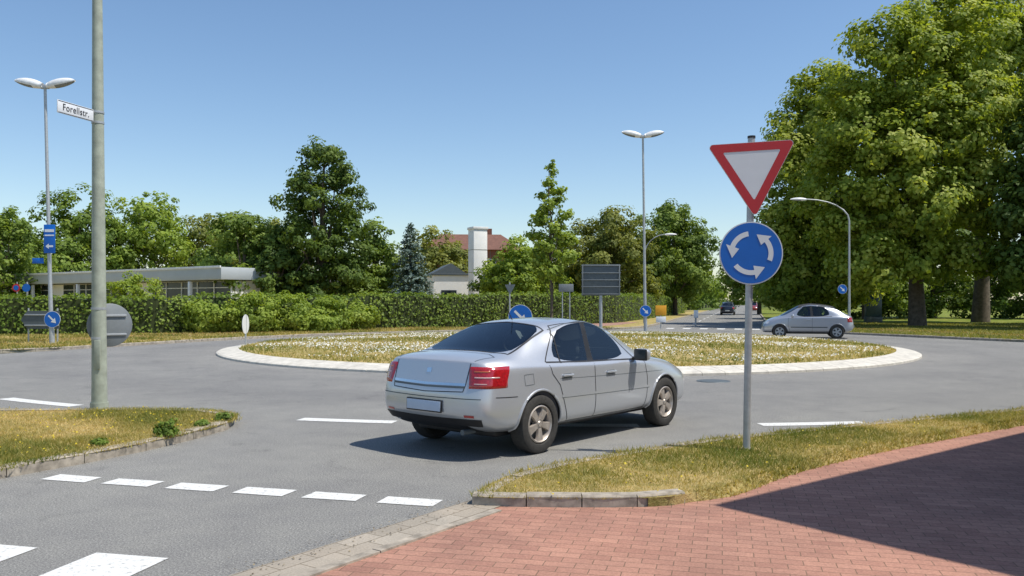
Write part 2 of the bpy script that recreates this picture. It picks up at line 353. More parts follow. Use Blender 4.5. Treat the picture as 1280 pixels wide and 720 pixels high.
def island():
    parts=[]; V=[];F=[]; seg=130
    for i in range(seg):
        a0=2*math.pi*(i+.012)/seg; a1=2*math.pi*(i+.988)/seg; s=len(V)
        for a in (a0,a1):
            for r,z in ((RI,-.02),(RI,.05),(RI-.05,.075),(RI-.70,.16),(RI-.74,.02)):
                V.append((CX+r*math.cos(a),CY+r*math.sin(a),z))
        for k in range(4): F.append((s+k,s+5+k,s+6+k,s+k+1))
        F.append((s+4,s+3,s+2,s+1,s)); F.append((s+5,s+6,s+7,s+8,s+9))
    parts.append(mesh_obj('kerb_ring',V,F,[M_kerbw]))
    V=[(CX,CY,.42)];F=[]; rings=[(3,.40),(6,.33),(9,.24),(RI-.70,.150)]; S=96
    for r,z in rings:
        for i in range(S): V.append((CX+r*math.cos(2*math.pi*i/S),CY+r*math.sin(2*math.pi*i/S),z))
    for i in range(S): F.append((0,1+i,1+(i+1)%S))
    for q in range(3):
        for i in range(S): F.append((1+q*S+i,1+(q+1)*S+i,1+(q+1)*S+(i+1)%S,1+q*S+(i+1)%S))
    parts.append(mesh_obj('grass_mound',V,F,[M_grassD],smooth=True))
    n=60000; r=np.sqrt(rng.random(n))*(RI-.7); a=rng.random(n)*6.283
    P=np.stack([CX+r*np.cos(a),CY+r*np.sin(a),.42-.27*(r/(RI-.75))**1.6],1)
    tn=.44+.17*(np.sin(P[:,0]*.8+np.sin(P[:,1]*.9)*1.3)+np.sin(P[:,1]*1.3+P[:,0]*.5))+rng.normal(0,.2,n)
    parts.append(blades('grass_tufts',P,.07,.03,tn))
    n=17000; r=np.sqrt(rng.random(n))*(RI-1.2); a=rng.random(n)*6.283
    P=np.stack([CX+r*np.cos(a),CY+r*np.sin(a),.42-.27*(r/(RI-.75))**1.6+.055],1)
    keep=(np.sin(P[:,0]*.9+np.sin(P[:,1]*.7)*2)+np.sin(P[:,1]*1.1+P[:,0]*.4)+rng.normal(0,.7,n))>.2; P=P[keep]
    parts.append(quads('clover_flowers',P,rng.normal(size=P.shape)*.4+np.array([0,-.5,.8]),.05,rng.random(len(P)),L_flower,1))
    return group('roundabout_island',parts)
island()
def inpoly(P,pg):
    x,y=P[:,0],P[:,1]; c=np.zeros(len(P),bool); j=len(pg)-1
    for i in range(len(pg)):
        xi,yi=pg[i];xj,yj=pg[j]
        if yi!=yj:
            c^=((yi>y)!=(yj>y))&(x<(xj-xi)*(y-yi)/(yj-yi)+xi)
        j=i
    return c
def scatter(pg,n,bb):
    P=np.stack([rng.uniform(bb[0],bb[1],n),rng.uniform(bb[2],bb[3],n)],1); return P[inpoly(P,pg)]
def P3(P,z): return np.column_stack([P,np.full(len(P),z)])
pgR=sT+sB[::-1]
P=P3(scatter(pgR,400000,(-.4,12,6.8,15)),.075); a1=blades('near_blades',P,.040,.010)
P=P3(scatter(pgR,700,(-.4,12,6.8,15)),.12); a2=quads('yellow_flowers',P,rng.normal(size=P.shape)*.4+np.array([0,-.4,.8]),.018,rng.random(len(P)),L_yflower,1)
E=[]
for (p,q),(p2,q2) in zip(sl[:-1],sl[1:]):
    if p[0]>12: break
    L=math.hypot(p2[0]-p[0],p2[1]-p[1]); k=int(L*650); f=rng.random(k)[:,None]; g=rng.random(k)[:,None]**1.3
    A=np.array(p)*(1-f)+np.array(p2)*f; B=np.array(q)*(1-f)+np.array(q2)*f; X=A*(1-g)+B*g
    E.append(np.column_stack([X,(.08-.085*g[:,0])]))
a3=blades('edge_blades',np.vstack(E),.045,.012)
E=[]
for line_,side in ((sT,1),(sL,1)):
    Q=[p for p in resample(line_,.02) if -8<p[0]<12]
    Q=np.array([(p[0],p[1]) for p in Q]); m=np.sin(Q[:,0]*6)+np.sin(Q[:,1]*9+Q[:,0]*3)+rng.normal(0,.6,len(Q))>.5
    X=Q[m]; X=np.repeat(X,3,0)+rng.normal(0,.035,(len(X)*3,2)); E.append(np.column_stack([X,np.full(len(X),.085)]))
a4=blades('creeping_blades',np.vstack(E),.05,.011)
group('grass_tufts',[a1,a2,a3,a4])
pgL=sL+[(-25,5.2)]
P=P3(scatter(pgL,220000,(-12,-3.5,6.5,12.5)),.085); a1=blades('near_blades',P,.045,.012,base=.64)
P=P3(scatter(pgL,1300,(-10,-3.5,6.5,12.5)),.14); a2=quads('yellow_flowers',P,rng.normal(size=P.shape)*.4+np.array([0,-.4,.8]),.020,rng.random(len(P)),L_yflower,1)
group('grass_tufts',[a1,a2])
for (x,y,r,h) in ((-4.02,9.85,.13,.14),(-3.80,11.1,.10,.07),(-4.5,9.2,.06,.05),(-3.9,10.6,.07,.05)):
    crown('weed_plant',[(x,y,.1+h*.4,r,r,h)],34,22,.05,.04,L_mid)
P=scatter(edgeL+[(20,150),(-90,150),(-90,31)],120000,(-30,6,26,50)); a1=blades('verge_tufts',P3(P,.08),.09,.05)
P=scatter(edgeR+[(60,200),(200,200),(200,29)],90000,(15,42,30,60)); a1=blades('lawn_tufts',P3(P,.08),.08,.05,tone=rng.normal(.33,.18,len(P)))
E=[]
for line_ in (sT,sL,[tuple(g0),tuple(gb)]):
    Q=np.array([(p[0],p[1]) for p in resample(line_,.03) if -8<p[0]<10 and p[1]>4.5])
    X=np.repeat(Q,2,0)+rng.normal(0,.11,(len(Q)*2,2)); E.append(X)
X=np.vstack(E); keep=~inpoly(X,pgR)&~inpoly(X,pgL); X=X[keep]
quads('leaf_litter',P3(X,.021),rng.normal(size=(len(X),3))*.15+np.array([0,0,1]),.016,rng.random(len(X)),leafmat('litter',(.05,.04,.025),(.16,.12,.07),(.36,.29,.17),.1),.8)

# ------------------------------------------------------------------ markings
Z=.005; marks=[]
def block(c,dirv,L,W,z=Z):
    c=Vector(c); d=Vector(dirv).normalized(); n=Vector((-d.y,d.x)); j=lambda: Vector((random.uniform(-.008,.008),random.uniform(-.008,.008)))
    pts=[c-d*L/2-n*W/2+j(),c+d*L/2-n*W/2+j(),c+d*L/2+n*W/2+j(),c-d*L/2+n*W/2+j()]
    marks.append(mesh_obj('m',[(p.x,p.y,z) for p in pts],[(0,1,2,3)],[M_paint]))
a=Vector((-4.16,7.96)); b=Vector((-.86,7.05))
for i in range(6): block(a+(b-a)*i/5,b-a,.5,.24)
a=Vector((-2.56,5.31)); dd=Vector((.97,-.235))
for i in range(-6,1): block(a+dd*i*1.0,dd,.53,.5)
def arc(r,a0,a1,w):
    V=[];k=8
    for i in range(k+1):
        t=R(a0+(a1-a0)*i/k)
        V.append((CX+(r-w/2)*math.cos(t),CY+(r-w/2)*math.sin(t),Z)); V.append((CX+(r+w/2)*math.cos(t),CY+(r+w/2)*math.sin(t),Z))
    marks.append(mesh_obj('m',V,[(2*i,2*i+1,2*i+3,2*i+2) for i in range(k)],[M_paint]))
def ang(x): return math.degrees(-math.acos((x-CX)/19.0))
for x0,x1 in ((-8.7,-6.95),(-3.0,-1.62),(.35,1.7),(3.36,4.85),(6.6,7.9),(-12.6,-10.9)): arc(19.0,ang(x0),ang(x1),.27)
for i in range(7): block((9.6+i*.95,51.2-i*.32),(.28,1),1.6,.45)
for i in range(12): block((13.4+i*2.2,62+i*8),(.28,1),3,.14)
for i in range(6): block((22+i*5,22.6-i*.3),(1,-.06),2.5,.13)
for i in range(5): block((-20-i*5,19.5+i*.1),(1,-.03),2.5,.13)
join('road_markings',marks)
o=lathe('manhole_cover',[(0,.012),(.26,.012),(.27,.004),(.29,.012),(.34,.012),(.35,0)],M_signdark,32)
o.rotation_euler=(R(90),0,0); o.location=(4.2,17.6,.0)

# ------------------------------------------------------------------ cars
def build_body(name,ST,kinds,mats,bulge=.055):
    V=[];idx=[]
    for st in ST:
        row={}
        for l,p in enumerate(st):
            if l in (0,9): row[(l,0)]=row[(l,1)]=len(V); V.append(p)
            else:
                row[(l,0)]=len(V); V.append((p[0],-p[1],p[2])); row[(l,1)]=len(V); V.append(p)
        idx.append(row)
    F=[];MI=[];CR={}
    def mat(kind,l):
        if kind=='rear': return 1 if l>=7 else 0
        if kind=='side': return 1 if l==6 else (3 if l>=7 else 0)
        if kind=='bpil': return 2 if l==6 else (3 if l>=7 else 0)
        if kind=='roof': return 3 if l>=7 else 0
        if kind=='wind': return 1 if l>=7 else 0
        return 0
    def cr(a,b,c): CR[tuple(sorted((a,b)))]=max(c,CR.get(tuple(sorted((a,b))),0))
    n=len(ST)
    for i in range(n-1):
        for l in range(9):
            for s in (0,1):
                q=(idx[i][(l,s)],idx[i+1][(l,s)],idx[i+1][(l+1,s)],idx[i][(l+1,s)])
                F.append(q if s==0 else q[::-1]); MI.append(2 if l==0 else mat(kinds[i],l))
        for s in (0,1):
            cr(idx[i][(5,s)],idx[i+1][(5,s)],.35)
            cr(idx[i][(2,s)],idx[i+1][(2,s)],.3)
            if kinds[i] in('side','bpil'): cr(idx[i][(6,s)],idx[i+1][(6,s)],.85); cr(idx[i][(7,s)],idx[i+1][(7,s)],.7)
            elif kinds[i]=='b': cr(idx[i][(6,s)],idx[i+1][(6,s)],.3)
            if kinds[i] in('rear','wind'): cr(idx[i][(7,s)],idx[i+1][(7,s)],.6)
            if kinds[i]=='side':
                for e in(i,i+1): cr(idx[e][(6,s)],idx[e][(7,s)],.8)
            if kinds[i] in('rear','wind'):
                for e in(i,i+1):
                    for l in (7,8): cr(idx[e][(l,s)],idx[e][(l+1,s)],.7)
    for e,sg in ((0,-1),(n-1,1)):
        st=ST[e]; row=idx[e]; C={1:row[(0,0)],8:row[(9,0)]}
        for l in range(2,8):
            z=st[l][2]
            if l==6: z=st[9][2]-.035
            if l==7: z=st[9][2]-.015
            C[l]=len(V); V.append((st[l][0]+sg*bulge,0,z))
        for l in range(1,8):
            for s in (0,1):
                q=(row[(l,s)],C[l],C[l+1],row[(l+1,s)]); F.append(q if s==0 else q[::-1]); MI.append(0)
        if e==0:
            for s in (0,1):
                for l in (6,7,8): cr(row[(l,s)],row[(l+1,s)],.65)
                for l in (3,4,5): cr(row[(l,s)],row[(l+1,s)],.2)
                cr(row[(4,s)],C[4],.6)
    o=mesh_obj(name,V,F,mats,MI)
    bm=bmesh.new(); bm.from_mesh(o.data); cl=bm.edges.layers.float.new('crease_edge')
    for ed in bm.edges:
        k=tuple(sorted((ed.verts[0].index,ed.verts[1].index)))
        if k in CR: ed[cl]=CR[k]
    bmesh.ops.recalc_face_normals(bm,faces=bm.faces); bm.to_mesh(o.data); bm.free()
    return o
def bake(o):
    dg=bpy.context.evaluated_depsgraph_get(); m=bpy.data.meshes.new_from_object(o.evaluated_get(dg)); o.modifiers.clear(); o.data=m
def S(x,w,zb,p5,p6,p7,p8,p9,dx=(0,0,0,0,0),z3=.50,z4=.72):
    return [(x+dx[0],0,zb),(x+dx[1],.82*w,zb),(x+dx[2],.965*w,zb+.1),(x+dx[3],w,z3),(x+dx[4],.985*w,z4),p5,p6,p7,p8,p9]
def ray(bvh,o,d):
    h=bvh.ray_cast(Vector(o),Vector(d)); return (h[0],h[1]) if h[0] is not None else (None,None)
def ribbon(name,bvh,O,D,w,mat,off=.0025,step=.03):
    pts=[]
    for a,b in zip(O[:-1],O[1:]):
        a=Vector(a);b=Vector(b);k=max(1,int((b-a).length/step))
        pts+= [a+(b-a)*i/k for i in range(k)]
    pts.append(Vector(O[-1])); H=[]
    for p in pts:
        h,n=ray(bvh,p,D)
        if h is not None:
            if n.dot(Vector(D))>0: n=-n
            H.append((h,n))
    if len(H)<2: return None
    V=[];F=[]
    for i,(h,n) in enumerate(H):
        t=(H[min(i+1,len(H)-1)][0]-H[max(i-1,0)][0]).normalized(); s=n.cross(t).normalized()*w/2
        V+=[h-s+n*off,h+s+n*off]
    for i in range(len(H)-1):
        if (H[i+1][0]-H[i][0]).length<.15: F.append((2*i,2*i+1,2*i+3,2*i+2))
    return mesh_obj(name,V,F,[mat],smooth=True)
def patch(name,bvh,fo,nu,nv,mat,off=.006,thick=True):
    V=[];F=[]
    for i in range(nu+1):
        for j in range(nv+1):
            o,d=fo(i/nu,j/nv); h,n=ray(bvh,o,d)
            if h is None: return None
            if n.dot(Vector(d))>0: n=-n
            edge=(i in(0,nu) or j in (0,nv))
            V.append(h+n*(off if not edge else -.004 if thick else off))
    for i in range(nu):
        for j in range(nv):
            a=i*(nv+1)+j; F.append((a,a+1,a+nv+2,a+nv+1))
    return mesh_obj(name,V,F,[mat],smooth=True)
def wheel(name,r,w,mat_rim,ns=5):
    ro=r*.665
    ty=lathe('tyre',[(ro,-w*.36),(ro+.012,-w*.46),(r-.045,-w*.5),(r-.012,-w*.43),(r,-w*.3),(r,w*.3),(r-.012,w*.43),(r-.045,w*.5),(ro,w*.4)],M_rubber,48)
    rim=lathe('rim',[(ro-.004,w*.3),(ro-.006,-w*.40),(ro-.02,-w*.44),(ro-.03,-w*.38),(ro-.045,-w*.2),(ro-.05,w*.3)],mat_rim,48)
    back=lathe('disc',[(0,-w*.02),(ro*.72,-w*.02),(ro*.72,w*.05),(ro*.98,w*.1)],M_signdark,32)
    V=[];F=[];ps=[ty,rim,back]
    hub=lathe('hub',[(0,-w*.40),(.028,-w*.40),(.035,-w*.36),(.06,-w*.33),(.065,-w*.1)],mat_rim,20); ps.append(hub)
    for k in range(ns):
        a=2*math.pi*k/ns+math.pi/2
        prof=[(.045,.032),(.09,.038),(ro*.62,.044),(ro-.03,.062)]
        s=len(V)
        for (rr,hw) in prof:
            yy=-w*.33-.012*math.sin(rr/ro*3)
            for (dw,dy) in ((-hw,.03),(-hw*.8,0),(hw*.8,0),(hw,.03)):
                x,z=rr,dw; V.append((x*math.cos(a)-z*math.sin(a),yy+dy,x*math.sin(a)+z*math.cos(a)))
        for i in range(len(prof)-1):
            for j in range(3): F.append((s+i*4+j,s+i*4+j+1,s+i*4+j+5,s+i*4+j+4))
    ps.append(mesh_obj('spokes',V,F,[mat_rim],smooth=False))
    return join(name,ps)
def car_common(ST,kinds,mats,wx,wr,track,arch):
    o=build_body('body',ST,kinds,mats)
    md=o.modifiers.new('s','SUBSURF'); md.levels=3; md.render_levels=3; bake(o)
    ins=bpy.data.objects.new('interior_lining',o.data.copy()); link(ins)
    bm=bmesh.new(); bm.from_mesh(ins.data); bm.normal_update()
    offs=[(v,v.normal.copy()) for v in bm.verts]
    for v,nn in offs: v.co-=nn*.035
    bmesh.ops.delete(bm,geom=[f for f in bm.faces if f.material_index==1],context='FACES'); 
    for f in bm.faces: f.material_index=0
    bm.to_mesh(ins.data); bm.free(); ins.data.materials.clear(); ins.data.materials.append(M_seat)
    cs=[]
    for x in wx:
        for s in (-1,1):
            c=lathe('c',[(0,-.28),(arch,-.28),(arch,.28),(0,.28)],M_black,56); c.location=(x,s*(track/2+.06),wr+.01); cs.append(c)
    cut=join('cut',cs); cut.data.materials.clear()
    bm=bmesh.new(); bm.from_mesh(cut.data); bmesh.ops.remove_doubles(bm,verts=bm.verts,dist=.0005); bmesh.ops.recalc_face_normals(bm,faces=bm.faces)
    for f in bm.faces: f.material_index=2
    bm.to_mesh(cut.data); bm.free()
    for m in mats: cut.data.materials.append(m)
    b=o.modifiers.new('b','BOOLEAN'); b.object=cut; b.operation='DIFFERENCE'; b.solver='EXACT'; bake(o)
    bpy.data.objects.remove(cut)
    o.data.polygons.foreach_set('use_smooth',[True]*len(o.data.polygons)); o.data.set_sharp_from_angle(angle=R(38))
    dg=bpy.context.evaluated_depsgraph_get(); bvh=BVHTree.FromObject(o,dg)
    return o,ins,bvh
def lips(wx,wr,arch,bvh,mat):
    out=[]
    for x in wx:
        for s in (-1,1):
            H=[]
            for i in range(33):
                t=R(-8+196*i/32); h,nn=ray(bvh,(x+(arch+.006)*math.cos(t),s*2,wr+.01+(arch+.006)*math.sin(t)),(0,-s,0))
                if h is not None and abs(h.y)>.5: H.append((h.x,h.y+s*.002,h.z))
            if len(H)>3: out.append(tube('arch_lip',H,.013,mat,6,False))
    return out
def seats(zs,xs,rearx,w=.5):
    out=[]
    for y in (-.38,.38):
        out.append(rbox('seat_back',(.14,w,.62),(xs-.25,y,zs+.32),.06,M_seat,(0,R(-14),0)))
        out.append(rbox('headrest',(.10,.26,.17),(xs-.36,y,zs+.74),.045,M_seat,(0,R(-10),0)))
        out.append(rbox('seat_base',(.5,w,.16),(xs,y,zs),.05,M_seat))
        out.append(rbox('headrest',(.09,.24,.14),(rearx-.20,y*.95,zs+.66),.04,M_seat,(0,R(-12),0)))
    out.append(rbox('rear_bench',(.16,1.25,.62),(rearx-.1,0,zs+.27),.06,M_seat,(0,R(-20),0)))
    out.append(rbox('dashboard',(.4,1.35,.24),(xs+.75,0,zs+.32),.06,M_black))
    wh=lathe('steering_wheel',[(.17,-.012),(.185,0),(.17,.012),(.16,0),(.17,-.012)],M_black,24); wh.rotation_euler=(0,0,R(90)); wh.location=(xs+.42,.38,zs+.42); out.append(wh)
    return out

def sedan():
    mats=[M_silver,M_cglass,M_black,M_silver]
    ST=[
     S(-2.18,.715,.36,(-2.155,.70,.93),(-2.13,.645,1.02),(-2.12,.5,1.045),(-2.115,.25,1.055),(-2.11,0,1.06),dx=(.03,.02,-.03,-.06,-.05),z4=.70),
     S(-2.08,.835,.30,(-2.06,.795,.955),(-2.05,.70,1.045),(-2.04,.52,1.07),(-2.04,.25,1.082),(-2.04,0,1.088),dx=(0,0,-.01,-.03,-.02),z4=.71),
     S(-1.88,.88,.25,(-1.88,.84,.962),(-1.88,.75,1.055),(-1.88,.62,1.085),(-1.88,.3,1.10),(-1.89,0,1.105)),
     S(-1.66,.89,.24,(-1.66,.860,.96),(-1.63,.790,1.045),(-1.64,.68,1.09),(-1.69,.36,1.115),(-1.71,0,1.122)),
     S(-1.34,.892,.235,(-1.34,.872,.955),(-1.34,.812,1.005),(-.93,.595,1.375),(-.88,.32,1.420),(-.87,0,1.434)),
     S(-1.17,.895,.23,(-1.19,.875,.95),(-1.20,.820,.985),(-.79,.640,1.396),(-.76,.35,1.442),(-.76,0,1.455)),
     S(-.35,.898,.225,(-.35,.878,.925),(-.37,.825,.958),(-.31,.655,1.428),(-.28,.35,1.465),(-.28,0,1.475)),
     S(-.27,.898,.225,(-.27,.878,.922),(-.29,.825,.956),(-.24,.655,1.428),(-.2,.35,1.465),(-.2,0,1.475)),
     S(.62,.895,.225,(.62,.870,.90),(.62,.818,.938),(.12,.64,1.39),(.17,.34,1.430),(.19,0,1.44)),
     S(.78,.893,.225,(.80,.866,.893),(.76,.805,.933),(.24,.62,1.36),(.30,.33,1.398),(.32,0,1.41)),
     S(1.05,.89,.23,(1.05,.855,.88),(.97,.78,.933),(1.00,.68,.962),(1.10,.37,.985),(1.15,0,.992)),
     S(1.60,.88,.23,(1.60,.815,.83),(1.60,.71,.89),(1.60,.52,.918),(1.60,.26,.935),(1.60,0,.94)),
     S(2.03,.83,.22,(2.01,.73,.72),(2.00,.63,.775),(2.00,.45,.80),(2.01,.22,.82),(2.02,0,.825),z4=.64),
     S(2.20,.66,.24,(2.17,.60,.64),(2.15,.54,.68),(2.15,.4,.70),(2.17,.2,.715),(2.19,0,.72),z3=.44,z4=.57)]
    kinds=['b','b','b','rear','roof','side','bpil','side','roof','wind','b','b','b']
    wx=(-1.35,1.35)
    o,ins,bvh=car_common(ST,kinds,mats,wx,.32,1.54,.365)
    K=[o,ins]
    for s in (-1,1):
        D=(0,-s,0); Y=s*2
        def line(pts,w=.007,mat=M_black,nm='panel_gap'):
            r=ribbon(nm,bvh,[(x,Y,z) for x,z in pts],D,w,mat)
            if r: K.append(r)
        line([(-.31,.30),(-.31,.6),(-.31,.93)],.009)
        line([(.84,.92),(.88,.7),(.86,.45),(.82,.30)],.009)
        line([(-1.17,.96),(-1.13,.86),(-1.0,.73),(-.92,.5),(-.84,.32)],.009)
        line([(-.84,.305),(.84,.305)],.009)
        line([(-1.20,.993),(-.6,.968),(0,.953),(.66,.936)],.02)
        line([(-.97,.60),(0,.585),(.92,.575)],.03,M_silver,'side_moulding')
        line([(-.97,.583),(0,.568),(.92,.558)],.006,M_signdark,'side_moulding_shadow')
        line([(-1.0,.245),(0,.235),(1.0,.235)],.085,M_black,'sill_trim')
        line([(-1.74,.66),(-1.9,.665),(-2.04,.67)],.008)
        line([(-1.0,.80),(0,.775),(.95,.76),(1.3,.755)],.004,M_signdark,'waist_crease_shade')  # dark ribbon paints the shade line of the waist crease
        line([(-.93,.97),(-.89,1.31)],.022,M_black,'window_divider')
        line([(-1.21,.995),(-1.0,1.2),(-.80,1.385),(-.6,1.408),(-.3,1.423),(.1,1.39),(.36,1.2),(.63,.955)],.014)
        for x,z in ((-.86,.83),(.03,.815)):
            h,nn=ray(bvh,(x,Y,z),D)
            K.append(rbox('door_handle',(.20,.03,.028),(h.x,h.y+s*.014,h.z),.012,M_silver))
            K.append(rbox('handle_recess_shade',(.15,.006,.05),(h.x,h.y+s*.001,h.z-.004),.002,M_signdark))  # dark plate on the door skin, painted shade behind the handle
        if s<0: line([(-1.62,.88),(-1.47,.885),(-1.46,.77),(-1.61,.765),(-1.62,.88)],.005,M_signdark,'fuel_flap')
        K.append(rbox('mirror_shell',(.13,.21,.15),(.58,s*.99,1.0),.05,M_silver,(0,0,R(8*s)),3))
        K.append(rbox('mirror_glass',(.01,.17,.11),(.512,s*.995,1.003),.003,M_glassb,(0,0,R(8*s))))
        K.append(rbox('mirror_rim',(.03,.205,.145),(.528,s*.993,1.0),.014,M_black,(0,0,R(8*s))))
        K.append(rbox('mirror_arm',(.06,.12,.04),(.62,s*.88,.95),.015,M_black))
        def fo(th0,th1,z0,z1,cx=-1.40):
            def f(u,v):
                th=R(th0+(th1-th0)*u+(3 if u>.99 else 0)*(v-.5)*2); z=z0+(z1-z0)*v
                dd=Vector((-math.cos(th),s*math.sin(th),0)); return Vector((cx,0,z))+dd*3,-dd
            return f
        K.append(patch('tail_lamp',bvh,fo(36,62,.755,.995),16,10,M_lampred,.010))
        K.append(patch('tail_lamp_lens',bvh,fo(39,56,.86,.89),12,3,M_lampclear,.013))
        K.append(patch('indicator_lens',bvh,fo(39,50,.92,.95),10,3,plain('amber_lens',(.45,.10,.03),.15,coat=1),.013))
        K.append(patch('reverse_lamp',bvh,fo(39,48,.80,.82),8,3,M_lampclear,.013))
        K.append(patch('head_lamp',bvh,lambda u,v:(Vector((1.5,0,.62+.12*v))+Vector((math.cos(R(35+22*u)),s*math.sin(R(35+22*u)),0))*3,-Vector((math.cos(R(35+22*u)),s*math.sin(R(35+22*u)),0))),10,6,M_head,.008))
        for x in wx:
            w_=wheel('wheel',.325,.215,M_alloy,5)
            w_.location=(x,s*.785,.325); w_.rotation_euler=(0,R(random.uniform(0,70)),0 if s<0 else math.pi)
            K.append(w_)
    B=lambda pts,w,mat,nm: K.append(ribbon(nm,bvh,[(-4,y,z) for y,z in pts],(1,0,0),w,mat))
    B([(-.56,1.02),(-.55,.80),(-.53,.725),(0,.705),(.53,.725),(.55,.80),(.56,1.02)],.010,M_black,'boot_gap')
    B([(-.545,.800),(0,.79),(.545,.800)],.028,M_chrome,'boot_chrome_strip')
    B([(-.545,.772),(0,.762),(.545,.772)],.022,M_signdark,'boot_recess_shade')  # shade under the chrome strip, painted as a dark band
    B([(-.72,.40),(0,.395),(.72,.40)],.10,M_black,'bumper_lower_trim')
    B([(-.74,.655),(0,.65),(.74,.655)],.010,M_signdark,'bumper_crease_shade')  # crease shade drawn as a dark line on the bumper
    B([(-.035,.93),(.035,.93)],.05,M_chrome,'boot_badge')
    B([(-.66,.47),(-.54,.47)],.03,M_lampred,'bumper_reflector'); B([(.54,.47),(.66,.47)],.03,M_lampred,'bumper_reflector')
    h,nn=ray(bvh,(-4,0,.555),(1,0,0))
    K.append(rbox('plate_frame',(.014,.54,.135),(h.x-.006,0,.555),.004,M_black,(0,R(2),0)))
    K.append(rbox('licence_plate',(.006,.515,.105),(h.x-.0165,0,.556),.001,plain('plate',(.42,.50,.62),.4,var=.04),(0,R(2),0)))
    T=lambda pts,w,mat,nm: K.append(ribbon(nm,bvh,[(x,y,4) for x,y in pts],(0,0,-1),w,mat))
    T([(-2.10,.585),(-1.86,.65),(-1.78,.5),(-1.80,0),(-1.78,-.5),(-1.86,-.65),(-2.10,-.585)],.008,M_black,'boot_gap_top')
    T([(1.05,.66),(1.5,.68),(2.0,.60)],.007,M_black,'bonnet_gap'); T([(1.05,-.66),(1.5,-.68),(2.0,-.60)],.007,M_black,'bonnet_gap')
    T([(.32,.60),(.05,.615),(-.5,.62),(-.88,.60)],.014,M_signdark,'roof_gutter'); T([(.32,-.60),(.05,-.615),(-.5,-.62),(-.88,-.60)],.014,M_signdark,'roof_gutter')
    T([(-1.66,.665),(-1.30,.635),(-.94,.585),(-.89,0),(-.94,-.585),(-1.30,-.635),(-1.66,-.665),(-1.71,0),(-1.66,.665)],.022,M_black,'rear_window_seal')
    K.append(tube('exhaust',[(-2.18,-.48,.29),(-2.0,-.48,.29)],.03,M_signdark,12))
    K.append(tube('aerial',[(-.80,0,1.45),(-.92,0,1.62)],[.006,.003],M_black,6))
    K.append(rbox('underbody',(3.6,1.2,.14),(0,0,.27),.03,M_black))
    K.append(rbox('parcel_shelf',(.5,1.2,.03),(-1.42,0,1.00),.01,M_seat))
    K.append(rbox('high_brake_lamp',(.03,.3,.025),(-1.54,0,1.07),.006,M_lampred))
    K+=lips(wx,.32,.365,bvh,M_silver)
    K+=seats(.36,.22,-.95)
    return [k for k in K if k]
car=group('car',sedan(),(0.52,10.86,0),R(49.7))

